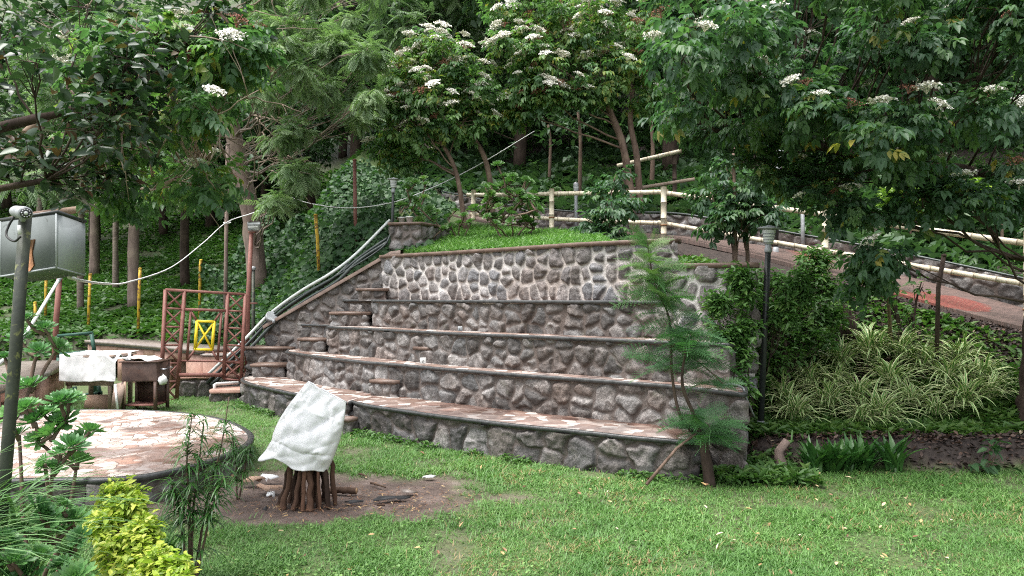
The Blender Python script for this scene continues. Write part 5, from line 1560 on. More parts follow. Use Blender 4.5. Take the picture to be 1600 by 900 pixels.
# reed grass at the left edge
rl = np.random.default_rng(451)
gr = thing('reed_clump', 'clump of long pale green reed blades leaning in from the left edge', 'ornamental grass', (-2.95, 3.55, .2))
mb = MB(); n = 340
base = np.column_stack([rl.normal(-2.95, .16, n), rl.normal(3.6, .25, n), np.full(n, .25)])
a = rl.normal(.15, .75, n)
tp = tpl_strap(.010, 8, 1.7, .4)
D = np.column_stack([np.cos(a), np.sin(a) * .8, np.zeros(n)]); U = UPV + D * rl.uniform(-.2, .55, n)[:, None]
scatter(mb, tp, base, np.cross(np.cross(U, D), U), U, rl.uniform(.7, 1.25, n), np.clip(rl.normal(.5, .2, n), 0, .9))
mb.build('blades', M['reed'], gr)

# clipped lime hedge along the upper path
hg = []
for k in range(60):
    f = rg.random(); x = 7.3 + f * 4.2; y_ = 14.6 - f * 2.2 + rg.normal(0, .2)
    hg.append((np.array([x, y_, P(1500, rg.uniform(288, 318), y_)[2]]), np.array([.34, .28, .18])))
make_tree('clipped_hedge', 'long clipped lime-green hedge behind the path wall at the right', 'hedge', [np.array([[x, y_, Tz(x, y_), .03], [x, y_, 3.4, .02]]) for x, y_ in ((7.6, 14.4), (8.9, 13.7), (10.2, 13.1), (11.2, 12.6))], hg, 'lime', 'bark', SIMPLE, .085, 22, 9, 461, jit=.05, spread=1.0, base=.45, limbs=False)
# ------------------------------------------------------------------ man-made things
# bamboo fence: each post and rail a part
fp = [('P', 740, 18.0), ('P', 862, 16.4), ('P', 1037, 14.7), ('P', 1290, 12.9), ('P', 1606, 10.9)]
fz = {740: (297, 352), 862: (295, 362), 1037: (292, 374), 1290: (325, 432), 1606: (362, 506)}
bf = thing('bamboo_fence', 'pale bamboo post and rail fence following the sloping path', 'fence', on_ground(1037, 14.7))
def bamboo(mbx, a, b, r, rng, n=None, sag=0):
    a, b = np.asarray(a, float), np.asarray(b, float)
    L = np.linalg.norm(b - a); n = n or max(2, int(L / .28))
    pts, rad = [], []
    for k in range(n + 1):
        t = k / n
        c = a + (b - a) * t + np.array([0, 0, -sag * 4 * t * (1 - t)])
        for o, f in ((-.012, 1.0), (-.004, 1.16), (.004, 1.16), (.012, 1.0)):
            tt = min(1, max(0, t + o / L * 1.0)); pts.append(a + (b - a) * tt + np.array([0, 0, -sag * 4 * tt * (1 - tt)])); rad.append(r * f)
    P_ = np.array(pts); keep = np.concatenate([[True], np.linalg.norm(np.diff(P_, axis=0), axis=1) > 1e-4])
    rk = np.array(rad)[keep]
    mbx.tube(P_[keep], rk, 10, wob=.012, rng=rng, tint=np.repeat(np.where(rk > r * 1.05, .75, 0.0), 10))
rb = np.random.default_rng(500)
posts = []
for _, u, Yd in fp:
    top, bot = P(u, fz[u][0], Yd), P(u - (2 if u == 1290 else 0), fz[u][1], Yd)
    mb = MB(); bamboo(mb, bot - [0, 0, .2], top, .055, rb); mb.build('post', M['bamboo'], bf, smooth=True)
    mb = MB(); mb.lathe(P(u, fz[u][1] - 22, Yd), [(.06, -.012), (.066, -.012), (.066, .012), (.06, .012)], 14); mb.build('binding', M['rust'], bf, smooth=True)
def rail(rows, r=.042):
    for (u0, v0, Y0), (u1, v1, Y1) in zip(rows[:-1], rows[1:]):
        mb = MB(); a, b_ = P(u0, v0, Y0), P(u1, v1, Y1); e = unit(b_ - a) * .10
        bamboo(mb, a - e + [0, .075, rb.normal(0, .006)], b_ + e + [0, .075, 0], r, rb, sag=rb.uniform(0, .012)); mb.build('rail', M['bamboo'], bf, smooth=True)
rail([(735, 303, 18), (862, 302, 16.4), (1037, 299, 14.7), (1290, 334, 12.9), (1620, 381, 10.8)], .045)
rail([(740, 334, 18), (862, 341, 16.4), (1037, 348, 14.7), (1290, 391, 12.9), (1625, 446, 10.8)], .043)
ub = thing('bamboo_rail', 'single sloping bamboo handrail on short stakes higher up the dark bank', 'handrail', P(1020, 270, 18.5))
mb = MB(); bamboo(mb, P(965, 259, 18.8), P(1064, 236, 17.8), .05, rb); mb.build('rail', M['bamboo'], ub, smooth=True)
for u, v, Yd in ((975, 258, 18.7), (1055, 240, 17.9)):
    q = P(u, v, Yd); mb = MB(); bamboo(mb, [q[0], q[1] + .08, Tz(q[0], q[1]) - .1], q + [0, .08, .1], .05, rb); mb.build('stake', M['bark_dark'], ub, smooth=True)
lg = thing('fallen_pole', 'loose weathered pole lying on the bank below the handrail', 'pole', P(1040, 292, 16.9))
mb = MB(); bamboo(mb, P(985, 296, 17.0), P(1085, 280, 16.9), .04, rb); mb.build('cane', M['twig'], lg, smooth=True)

# lamp posts
def lamp_post(label, base, top, s=1.0, r=.038):
    base, top = np.asarray(base, float), np.asarray(top, float)
    root = thing('lamp_post', label, 'lamp post', base)
    ax = unit(top - base); L = np.linalg.norm(top - base)
    Rq = np.array(Vector(ax).to_track_quat('Z', 'Y').to_matrix())
    def lathe(prof, name, mt, off):
        mb = MB().lathe((0, 0, 0), prof, 20)
        mb.v = [(v_ * [s, s, s]) @ Rq.T + base + ax * off for v_ in mb.v]
        return mb.build(name, M[mt], root, smooth=False)
    mb = MB(); mb.tube([base - ax * .15, base + ax * L * .5, base + ax * (L - .24 * s)], [r, r * .95, r * .9], 12); mb.build('pole', M['black_paint'], root, smooth=True)
    lathe([(.07, 0), (.07, .05), (.05, .09), (.042, .16)], 'base_sleeve', 'grey_metal', 0)
    lathe([(.040, 0), (.045, .015), (.045, .05), (.038, .06), (.036, .10)], 'neck', 'grey_metal', L - .34 * s)
    lathe([(.048, 0), (.058, .03), (.062, .05), (.068, .09), (.074, .13), (.080, .16), (.078, .17)], 'lantern_glass', 'lamp_glass', L - .235 * s)
    for k in range(4):
        lathe([(.052 + .006 * k, 0), (.064 + .007 * k, .006), (.052 + .006 * k, .014)], 'lantern_ring', 'grey_metal', L - .225 * s + .035 * k * s)
    lathe([(.075, 0), (.135, .012), (.14, .022), (.10, .035), (.04, .05), (.015, .06)], 'lantern_cap', 'grey_metal', L - .065 * s)
    return root
lamp_post('black lamp post with a flared grey lantern standing in the shrub right of the tiers', on_ground(1187, 9.2), P(1202, 351, 9.15))
lamp_post('farther lamp post half hidden in elder leaves behind the bamboo fence', on_ground(1212, 14.2), P(1217, 234, 14.2), 1.1, .045)
lamp_post('thin dark lamp post at the head of the stairs beside the rubble wall end', np.array([P(613, 395, 14.9)[0], 14.75, 2.6]), P(615, 277, 14.75), .9, .030)
def path_light(label, u, v0, v1, Yd):
    top, bot = P(u, v0, Yd), P(u, v1, Yd); h = top[2] - bot[2]
    gz = Tz(bot[0], Yd)
    root = thing('path_light', label, 'garden light', [bot[0], Yd, min(bot[2], gz)])
    MB().tube([[bot[0], Yd, min(bot[2], gz) - .05], bot + [0, 0, .0]], .035, 10).build('stem', M['grey_metal'], root, smooth=True)
    MB().lathe(bot, [(.05, 0), (.055, .02), (.06, h * .55), (.055, h * .6)], 14).build('lens', M['lamp_glass'], root, smooth=True)
    for k in range(3): MB().lathe(bot, [(.055, h * (.12 + .16 * k)), (.068, h * (.14 + .16 * k)), (.055, h * (.17 + .16 * k))], 14).build('louvre', M['grey_metal'], root)
    MB().lathe(bot, [(.065, h * .62), (.07, h * .66), (.055, h * .85), (.03, h * .96), (.01, h)], 14).build('cap', M['steel'], root, smooth=True)
path_light('small louvred path light with a domed cap right of the farther lamp post', 1254, 289, 318, 14.3)
path_light('small path light seen just above the top rail left of the forked elder trunks', 900, 284, 299, 17.0)

# flood light on a tall brown pole, left of the side wall
fl = thing('floodlight_pole', 'slim red-brown pole carrying a small tilted floodlight beside the lattice frame', 'lamp post', on_ground(386, 14.9))
MB().tube([on_ground(385, 14.9), P(388, 460, 14.9), P(393, 362, 14.9)], [.045, .045, .04], 10).build('pole', M['rust_red'], fl, smooth=True)
h0 = P(397, 353, 14.85)
MB().box(h0, (.24, .10, .15), .25, .5, R(38), 0, .012).build('floodlight', M['grey_metal'], fl)
MB().box(h0 + [0, -.045, -.045], (.20, .03, .10), .25, .5, R(38), 0, .005).build('lens', M['lamp_glass'], fl)
MB().box(P(394, 363, 14.88), (.14, .06, .025)).build('bracket', M['rust_red'], fl)
MB().bar(P(384, 474, 14.9), P(402, 474, 14.9), .03).build('side_arm', M['rust_red'], fl)
sp = thing('short_post', 'short dark green service post beside the floodlight pole among the creeper', 'post', on_ground(396, 15.2))
MB().tube([on_ground(396, 15.2), P(396, 420, 15.2)], .035, 8).build('pole', M['pole_green'], sp, smooth=True)
MB().lathe(P(396, 422, 15.2), [(.05, 0), (.05, .05), (.02, .08)], 10).build('cap', M['grey_metal'], sp, smooth=True)

# slim poles standing on the bank
def slim_pole(name, label, pts, r, mt, group=None, cat='pole'):
    pts = np.array(pts, float)
    t_ = thing(name, label, cat, pts[0], group)
    MB().tube(pts, r, 8, wob=.03, rng=rb).build('shaft', M[mt], t_, smooth=True)
    MB().lathe(pts[-1], [(r * 1.15, -.03), (r * 1.15, 0), (r * .6, .012)], 8).build('end_cap', M[mt], t_, smooth=True)
    return t_
slim_pole('wooden_pole', 'tall pale wooden pole carrying the white wire right of the hillside trees', [on_ground(352, 17.0), P(353, 400, 17), P(356, 225, 17)], .045, 'bark_pink')
slim_pole('rusty_pole', 'tall rusty iron pole standing in the creeper above the pipes', [on_ground(556, 16.5), P(555, 330, 16.5), P(554, 249, 16.5)], .04, 'rust_red')
for (u0, v0, u1, v1, Yd, lab) in [(499, 410, 493, 335, 16.0, 'yellow pole in the creeper just above the pipes'), (138, 502, 141, 428, 19.5, 'yellow pole left of centre on the hillside, nearest the cabinet side'), (216, 485, 219, 419, 19.0, 'yellow pole leaning beside the ringed-trunk tree'),
                                  (71, 482, 72, 436, 21.0, 'short yellow pole behind the pale conduit at far left'), (55, 515, 55, 472, 20.0, 'lowest yellow pole at far left behind the succulent'), (312, 425, 314, 406, 18.5, 'stub of a yellow pole nearly buried in creeper')]:
    x0, _, _ = P(u0, v0, Yd)
    slim_pole('yellow_pole', lab, [[x0, Yd, min(Tz(x0, Yd) - .05, P(u0, v0, Yd)[2])], P((u0 + u1) / 2, (v0 + v1) / 2, Yd), P(u1, v1, Yd)], .037, 'yellow_worn')
slim_pole('rusty_post', 'red-brown square post behind the pale conduit near the cabinet', [on_ground(84, 14.2), P(88, 500, 14.2), P(93, 436, 14.2)], .05, 'rust_red')

# wires
def wire(name, label, pts, r, mt, n=6):
    c = smooth_curve(np.array([P(*q) for q in pts]), n)
    return tag(MB().tube(c, r, 6).build(name, M[mt], None, loc=c[0], smooth=True), label, 'wire')
wire('hanging_wire', 'white wire sagging from the cabinet past the wooden pole and up to the slope', [(108, 433, 4.3), (130, 439, 6.5), (165, 443, 9), (200, 441, 11.5), (267, 418, 14.5), (317, 380, 16), (355, 347, 16.95), (400, 331, 16.8), (450, 307, 16.6)], .012, 'wire_white')
wire('hanging_wire', 'thin white wire drooping across the creeper towards the fence', [(450, 307, 16.6), (490, 319, 16.5), (545, 325, 16.4), (600, 319, 16.2), (650, 304, 16), (740, 262, 17), (835, 205, 18)], .010, 'wire_white')
tw = thing('dead_branch', 'tangle of bare white-grey twigs hanging below the feathery tree', 'branch', P(430, 300, 15.6))
mb = MB()
for k in range(16):
    a = P(rb.uniform(395, 450), rb.uniform(180, 290), 15.8); b_ = a + np.array([rb.uniform(.2, 1.2), rb.normal(0, .3), rb.uniform(-.8, .1)])
    mb.tube(curve3(a, b_, rb.uniform(-.15, .15), rb, 8, .12), np.linspace(.016, .005, 8), 5)
mb.build('twigs', M['twig'], tw, smooth=True)
sl = thing('wire_loop', 'small loop of white wire tied round the wooden pole', 'wire', P(355, 348, 16.9))
MB().tube([P(355, 348, 16.93) + .075 * np.array([math.cos(a), math.sin(a), .3 * math.sin(a)]) for a in np.linspace(0, 6.28, 15)], .012, 6).build('loop', M['wire_white'], sl, smooth=True)

# pipes along the side wall
def pipe(label, pts, r, mt):
    c = smooth_curve(np.array([P(*q) for q in pts]), 6)
    return tag(MB().tube(c, r, 10).build('pipe', M[mt], None, loc=c[0], smooth=True), label, 'pipe', 'pipes lying along the sloping side wall')
base_p = [(322, 588, 14.35), (380, 533, 14.72), (421, 491, 14.9), (470, 455, 14.75), (517, 427, 14.6)]
pipe('longest pale grey pipe of the sloping bundle, rising above it at the top', base_p + [(556, 397, 14.8), (609, 344, 15.2)], .030, 'white_pipe')
pipe('second dark pipe tucked under the longest one in the bundle', [(u + 4, v + 7, y - .05) for u, v, y in base_p] + [(545, 412, 14.7)], .026, 'black_pipe')
pipe('thick black pipe on the lower side of the bundle against the coping', [(u + 8, v + 14, y - .10) for u, v, y in base_p] + [(560, 408, 14.55), (606, 378, 14.6)], .034, 'black_pipe')
pipe('black pipe along the middle of the bundle', [(u + 1, v + 11, y + .02) for u, v, y in base_p] + [(562, 402, 14.65), (607, 371, 14.7)], .028, 'black_pipe')
pipe('thin black hose lying loosely on top of the bundle', [(400, 518, 14.8), (440, 480, 14.85), (480, 456, 14.7), (520, 434, 14.55), (560, 412, 14.5), (600, 384, 14.55), (612, 360, 14.65)], .018, 'black_pipe')
cl = thing('pipe_clamp', 'rusty clamp round the pipe bundle near its lower end', 'clamp', P(424, 495, 14.8))
MB().lathe((0, 0, 0), [(.10, -.03), (.115, -.03), (.115, .03), (.10, .03)], 14).build('band', M['grey_metal'], None)
_o = bpy.data.objects['band']; _o.parent = cl; _o.rotation_euler = (R(40), R(38), 0)
bl_ = MB().box(P(428, 502, 14.7), (.05, .05, .07)).build('bolt', M['grey_metal'], cl)
hs_ = [P(u, v, y) for u, v, y in [(1128, 606, 7.9), (1140, 600, 7.95), (1160, 606, 8.1), (1166, 622, 8.1), (1178, 650, 8.5)]]
tag(MB().tube(smooth_curve(hs_, 6), .012, 6).build('hose', M['grey_metal'], None, loc=hs_[0], smooth=True), 'thin grey hose curling over the right end of the second tier', 'hose')

# iron lattice frame
la = thing('lattice_frame', 'red-brown iron lattice goal frame with a yellow panel in its middle', 'iron frame', P(250, 625, 13.9))
def FQ(x, y):       # zoomed-crop coordinates to the leaning plane of the frame
    u, v = 60 + x / 3.75, 420 + y / 3.75
    return P(u, v, 13.9 + (u - 250) / 135 * .45)
def fbar(a, b_, w=.045, name='bar', mt='rust_red', mbx=None):
    (mbx or MB()).bar(FQ(*a), FQ(*b_), w, w, (0, -1, 0))
def truss(tl, tr, bl, br, n):
    mb = MB()
    for a, b_ in ((tl, bl), (tr, br)): fbar(a, b_, .055, mbx=mb)
    lerp = lambda p, q, t: (p[0] + (q[0] - p[0]) * t, p[1] + (q[1] - p[1]) * t)
    for k in range(n):
        a, b_, c, d = lerp(tl, bl, k / n), lerp(tr, br, k / n), lerp(tl, bl, (k + 1) / n), lerp(tr, br, (k + 1) / n)
        fbar(a, b_, .035, mbx=mb); fbar(a, d, .028, mbx=mb); fbar(b_, c, .028, mbx=mb)
    fbar(bl, br, .035, mbx=mb)
    mb.build('truss', M['rust_red'], la)
truss((745, 122), (857, 130), (715, 772), (810, 765), 6)
truss((1110, 145), (1213, 150), (1085, 645), (1188, 655), 5)
for a, b_, w, nm in [((745, 122), (1215, 150), .05, 'top_beam'), ((838, 236), (1105, 246), .05, 'second_beam'), ((820, 538), (1190, 545), .035, 'middle_rail'), ((825, 622), (1080, 622), .07, 'bottom_beam')]:
    mb = MB(); fbar(a, b_, w, mbx=mb); mb.build(nm, M['rust_red'], la)
mb = MB()
for a, b_ in [((893, 245), (870, 537)), ((1073, 250), (1050, 537)), ((895, 250), (928, 305)), ((1070, 252), (1030, 310)), ((872, 535), (915, 478)), ((1050, 535), (1018, 478))]: fbar(a, b_, .035, mbx=mb)
mb.build('inner_frame', M['rust_red'], la)
mb = MB()
for a, b_ in [((928, 306), (1034, 311)), ((1031, 308), (1018, 476)), ((1020, 475), (914, 471)), ((917, 473), (931, 304))]: fbar(a, b_, .045, mbx=mb)
for a, b_ in [((931, 308), (1018, 474)), ((1030, 312), (918, 470))]: fbar(a, b_, .03, mbx=mb)
yp = mb.build('yellow_panel', M['yellow'], la); yp['label'] = 'yellow rectangular panel with crossed bars'

lw2 = thing('low_wall', 'low mossy rubble plinth under the lattice frame', 'stone wall', P(310, 620, 14.25))
a, b_ = np.array([-6.3, 14.35]), np.array([-5.15, 14.6])
stone_wall('stone_face', M['stone_mid'], lw2, [(-6.32, 14.9), tuple(a), tuple(b_), (-5.1, 15.0)], -.05, .36, .28, .012, 131)
g = MB(); g.hexa([(-6.36, 14.30, .34), (-5.1, 14.55, .34), (-5.1, 15.1, .34), (-6.36, 14.95, .34), (-6.36, 14.30, .39), (-5.1, 14.55, .39), (-5.1, 15.1, .39), (-6.36, 14.95, .39)]); g.build('coping', M['pink_clad'], lw2)
pf = thing('bent_pipe', 'small bent white pipe frame at the foot of the stairs', 'pipe frame', P(335, 615, 13.9))
MB().tube([P(336, 614, 13.8), P(335, 601, 13.8), P(338, 600, 13.8), P(372, 598, 14.1)], .03, 8).build('pipe', M['pot_white'], pf, smooth=True)
sb_ = thing('stone_step', 'low pinkish stone step between the lattice frame and the first tier', 'step', P(355, 612, 13.7))
g = MB(); g.box(P(357, 609, 13.9), (.55, .5, .07), .1, bevel=.01); g.build('step_tread', M['pink_clad'], sb_)
q = P(357, 609, 13.9); stone_wall('step_riser', M['stone_mid'], sb_, [(q[0] - .25, q[1] + .2), (q[0] - .25, q[1] - .2), (q[0] + .25, q[1] - .15), (q[0] + .25, q[1] + .2)], -.04, q[2] - .035, .2, .012, 133, step=.015)

# counters
def counter(label, pts, H, dep, opens, seed, mt='pink_clad'):
    """pts: plan curve of the front face left to right; opens: (s0, s1, z0, z1) as shares of length and metres"""
    root = thing('counter', label, 'counter', (pts[0][0], pts[0][1], 0))
    c, t = resample(smooth_curve(pts, 8), .05)
    tg = unit(np.gradient(c, axis=0)); nr = np.stack([-tg[:, 1], tg[:, 0]], 1)
    L = t[-1]; top = H - .07
    def panel(s0, s1, z0, z1, name, mt_, th=.10, back=0.0):
        k = np.linspace(s0 * L, s1 * L, max(2, int((s1 - s0) * L / .2) + 1))
        A = np.stack([np.interp(k, t, c[:, i]) + np.interp(k, t, nr[:, i]) * back for i in (0, 1)], 1)
        B = np.stack([np.interp(k, t, c[:, i]) + np.interp(k, t, nr[:, i]) * (back + th) for i in (0, 1)], 1)
        n = len(k); V = np.vstack([np.column_stack([A, np.full(n, z0)]), np.column_stack([A, np.full(n, z1)]), np.column_stack([B, np.full(n, z1)]), np.column_stack([B, np.full(n, z0)])])
        a = np.arange(n - 1)
        F = np.vstack([np.stack([a + q * n, a + 1 + q * n, a + 1 + ((q + 1) % 4) * n, a + ((q + 1) % 4) * n], 1) for q in range(4)])
        g = MB().add(V, F); g.f.append(np.array([[0, n, 2 * n, 3 * n], [4 * n - 1, 3 * n - 1, 2 * n - 1, n - 1]]))
        return g.build(name, M[mt_], root)
    s = 0.0
    for (s0, s1, z0, z1) in opens:
        if s0 > s: panel(s, s0, -.05, top, 'front_panel', mt)
        panel(s0, s1, z1, top, 'lintel', mt)
        if z0 > 0: panel(s0, s1, -.05, z0, 'sill', mt)
        s = s1
    if s < 1: panel(s, 1, -.05, top, 'front_panel', mt)
    panel(0, 1, -.05, top, 'back_panel', mt, .1, dep - .1)
    for f in (0, 1):
        k = 0 if f == 0 else len(c) - 1
        q0 = c[k] + nr[k] * .1; q1 = c[k] + nr[k] * (dep - .1)
        MB().bar([*q0, top / 2 - .03], [*q1, top / 2 - .03], .09, top + .04).build('end_panel', M[mt], root)
    panel(-.0, 1.0, top + .002, H, 'counter_top', 'slab', dep + .16, -.08)
    panel(0.0, 1.0, top - .035, top + .004, 'top_edge', 'dark_edge', .03, -.055)
    return root
counter('pink stone-clad bar counter with dark openings behind the lattice frame', [(-10.1, 18.0), (-8.6, 16.9), (-7.2, 15.75), (-6.0, 14.75)], .88, .7, [(.12, .27, .0, .62), (.33, .39, .25, .52), (.50, .60, 0, .60), (.72, .86, 0, .62)], 141)
counter('grey-topped pink service counter curving along the left side of the stage', [(-6.5, 7.6), (-6.6, 8.9), (-7.0, 10.6), (-7.7, 12.6), (-8.4, 14.2)], .72, .75, [(.16, .20, .22, .48), (.38, .42, .22, .48), (.60, .64, .22, .48)], 142)
bx_ = thing('stone_block', 'short pink stone wall stub at the right end of the back counter', 'wall', P(325, 590, 14.7))
MB().box((-5.75, 14.85, .36), (.55, .28, .76), -.1, bevel=.012).build('body', M['pink_clad'], bx_)
MB().box((-5.75, 14.85, .77), (.62, .34, .05), -.1, bevel=.01).build('cap', M['slab'], bx_)

# draped table and grill
def cloth_grid(fn, nu, nv, mt, name, root, th=.006):
    u, v = np.meshgrid(np.linspace(0, 1, nu), np.linspace(0, 1, nv), indexing='ij')
    V = fn(u, v).reshape(-1, 3)
    i = np.arange(nu - 1)[:, None] * nv; j = np.arange(nv - 1)[None]
    F = np.stack([i + j, i + nv + j, i + nv + j + 1, i + j + 1], -1).reshape(-1, 4)
    o = MB().add(V, F).build(name, M[mt], root, smooth=True)
    md = o.modifiers.new('thickness', 'SOLIDIFY'); md.thickness = th
    return o
tx0, tx1 = P(107, 551, 12.7)[0], P(181, 551, 12.7)[0]
tbl = thing('table', 'timber table with crossed stretchers under the white sheet', 'table', ((tx0 + tx1) / 2, 12.9, 0))
for x in (tx0 + .05, tx1 - .06):
    for y_ in (12.65, 13.3): MB().bar((x, y_, -.02), (x, y_, .9), .06).build('leg', M['timber'], tbl)
MB().box(((tx0 + tx1) / 2, 12.97, .91), (tx1 - tx0 + .04, .8, .04), bevel=.005).build('table_top', M['timber'], tbl)
MB().box(((tx0 + tx1) / 2, 12.63, .50), (tx1 - tx0, .03, .16)).build('apron', M['timber'], tbl)
def sheet_fn(u, v):
    x = tx0 - .05 + (tx1 - tx0 + .12) * u
    s = v * 1.25            # over the top, then down the front
    y_ = np.where(s < .80, 13.36 - s, 12.56 - .02 * np.sin(x * 9) - .03 * (s - .8) + .05 * (fbm(x * 5, s * 3, 7) - .5))
    z = np.where(s < .80, .945 + .02 * (fbm(x * 4, s * 4, 3) - .5), .945 - (s - .8) * (.92 + .18 * fbm(x * 2.4, x * 0, 12)))
    z = z - .35 * sstep(.80, 1.0, u) * (s > .3) * np.abs(np.sin(s * 5)) * .5
    return np.stack([x, y_, z], -1)
tag(cloth_grid(sheet_fn, 60, 80, 'sheet', 'white_sheet', None), 'white plastic sheet draped over the timber table', 'sheet')
gx0, gx1 = P(194, 575, 12.6)[0], P(249, 575, 12.6)[0]; gc = (gx0 + gx1) / 2; gw = gx1 - gx0
gr_ = thing('grill', 'sooty brown barbecue grill on angle-iron legs beside the draped table', 'grill', (gc, 12.8, 0))
MB().box((gc, 12.75, .66), (gw, .5, .32), bevel=.015).build('firebox', M['grill'], gr_)
MB().box((gc, 12.75, .825), (gw + .05, .56, .02)).build('rim', M['grill'], gr_)
for x in (gx0 + .03, gx1 - .03):
    for y_ in (12.53, 12.97): MB().bar((x, y_, -.02), (x, y_, .52), .045).build('leg', M['grill'], gr_)
MB().box((gc, 12.75, .10), (gw - .08, .42, .025)).build('shelf', M['rust_red'], gr_)
MB().box((gc, 12.98, .30), (gw - .08, .015, .40)).build('back_plate', M['grill'], gr_)
MB().bar((gx0 + .07, 12.5, .5), (gx0 + .07, 12.5, .14), .03).build('strut', M['card'], gr_)
MB().tube([(gx1 + .02, 12.6, .7), (gx1 + .08, 12.6, .7), (gx1 + .08, 12.9, .7), (gx1 + .02, 12.9, .7)], .012, 6).build('handle', M['steel'], gr_, smooth=True)
def gs_fn(u, v):
    x = gx0 - .06 + gw * .85 * u; y_ = 12.48 + .55 * v
    return np.stack([x, y_, .87 + .035 * fbm(x * 9, y_ * 9, 15) - .05 * sstep(.75, 1, u)], -1)
tag(cloth_grid(gs_fn, 30, 30, 'sheet', 'crumpled_sheet', None), 'small crumpled white sheet lying on top of the grill', 'sheet')
bag_ = MB(); bag_.lathe(P(254, 594, 12.5) - [0, 0, .07], [(.02, 0), (.06, .02), (.075, .07), (.05, .12), (.015, .15)], 10)
bag_.v[0] += rb.normal(0, .010, bag_.v[0].shape)
tag(bag_.build('plastic_bag', M['white_plastic'], None, loc=P(254, 594, 12.5), smooth=True), 'small knotted white bag hanging at the grill right side', 'bag')
bd = thing('leaning_board', 'pale board propped between the draped table and the grill', 'board', P(185, 635, 12.5))
q = [P(173, 640, 12.4), P(186, 640, 12.35), P(196, 596, 12.5), P(178, 600, 12.6)]
MB().hexa([q[0], q[1], q[1] + [0, .05, 0], q[0] + [0, .05, 0], q[3], q[2], q[2] + [0, .05, 0], q[3] + [0, .05, 0]]).build('panel', M['timber'], bd)
MB().bar(P(180, 600, 12.33), P(184, 640, 12.3), .03).build('torn_edge', M['sheet'], bd)
cb = thing('cardboard_sheet', 'flattened cardboard leaning under the draped table', 'cardboard', P(190, 630, 12.9))
MB().box(P(160, 628, 12.9), (.55, .02, .25), .2, .5, R(-20)).build('panel', M['card'], cb)
gf = thing('green_frame', 'dark green steel table frame behind the draped table', 'metal frame', P(120, 560, 14.0))
def gq(x, y, Yd=14.0): return P(60 + x / 3.75, 420 + y / 3.75, Yd)
for a, b_ in [((115, 392), (318, 374)), ((118, 392), (118, 520)), ((310, 376), (335, 520)), ((125, 500), (320, 480))]: MB().bar(gq(*a), gq(*b_), .05).build('frame_bar', M['green_paint'], gf)
for x in (118, 335):
    q = gq(x, 520); MB().bar([q[0], q[1], q[2] + .02], [q[0], q[1], -.02], .05).build('leg', M['green_paint'], gf)
gf2 = thing('green_frame', 'low green steel trestle lying behind the table legs', 'metal frame', P(135, 615, 13.4))
for a, b_ in [((215, 745), (372, 725)), ((350, 680), (368, 760)), ((215, 745), (212, 690))]: MB().bar(gq(*a, 13.4), gq(*b_, 13.4), .05).build('frame_bar', M['green_paint'], gf2)
kb = thing('kerb_strip', 'thin white kerb at the far edge of the stage below the table', 'kerb', P(150, 638, 11.6))
MB().bar(P(118, 637.5, 11.6) * [1, 1, 0] + [0, 0, .06], P(178, 637.5, 11.6) * [1, 1, 0] + [0, 0, .06], .10, .12).build('strip', M['pot_white'], kb)
cd_ = thing('conduit', 'thin pale conduit slanting down behind the cabinet pole', 'pipe', P(20, 560, 12))
MB().tube([P(92, 437, 14.0), P(60, 490, 12.8), P(25, 546, 11.8), P(-10, 575, 11.2)], .028, 8).build('pipe', M['white_pipe'], cd_, smooth=True)
MB().tube([P(90, 441, 13.95), P(95, 433, 14.0)], .035, 8).build('coupling', M['grey_metal'], cd_, smooth=True)

# control cabinet on its pole with the camera
pole = thing('cabinet_pole', 'leaning black pole, stained with moss, carrying the grey cabinet at left', 'pole', P(5, 760, 3.9))
MB().tube([P(-6, 900, 3.9), P(8, 745, 3.92), P(25, 540, 3.94), P(40, 336, 3.96)], .030, 14).build('shaft', M['pole_green'], pole, smooth=True)
cbn = thing('metal_cabinet', 'grey-green sheet steel cabinet fixed high on the leaning pole', 'cabinet', P(60, 430, 4.3))
N0, L0, R0, F0 = P(89, 418, 4.06), P(2, 432, 4.36), P(132, 430, 4.30), P(43, 441, 4.62)
N1, L1, R1, F1 = P(89, 334, 4.06), P(2, 346, 4.36), P(132, 349, 4.30), P(44, 357, 4.62)
MB().hexa([L0, N0, R0, F0, L1, N1, R1, F1]).build('body', M['cabinet_paint'], cbn)
eps = np.array([0, -.004, 0])
def inset(a, b_, c, d, m_, o):
    ce = (a + b_ + c + d) / 4; n_ = unit(np.cross(b_ - a, d - a)); n_ = n_ if n_[1] < 0 else -n_
    q = [ce + (k - ce) * m_ + n_ * o for k in (a, b_, c, d)]; q2 = [k - n_ * (o + .006) for k in q]
    return q2 + q
q = inset(N0, R0, R1, N1, .97, .006); MB().hexa(q).build('side_door', M['cabinet_pale'], cbn)  # side face paler than the front, its light put into the paint
q = inset(L0, N0, N1, L1, .965, .005); MB().hexa(q).build('front_panel', M['cabinet_paint'], cbn)
ce = (N1 + L1 + R1 + F1) / 4; up_ = unit(np.cross(R1 - N1, L1 - N1)); up_ = up_ if up_[2] > 0 else -up_
lid = [ce + (k - ce) * 1.05 for k in (L1, N1, R1, F1)]; MB().hexa([k + up_ * .002 for k in lid] + [k + up_ * .018 for k in lid]).build('lid', M['black_paint'], cbn)
tm = MB()
for a, b_ in ((N0, N1), (R0, R1), (L0, L1), (N0, L0), (N0, R0)): tm.bar(a + [0, -.004, 0], b_ + [0, -.004, 0], .009)
tm.build('edge_trim', M['cabinet_pale'], cbn)
rbm = MB()
rq = [(43, 376), (57, 374), (55, 385), (53, 395), (56, 415), (50, 424), (44, 424), (45, 400)]
fn_ = unit(np.cross(N0 - L0, L1 - L0)); fn_ = fn_ if fn_[1] < 0 else -fn_
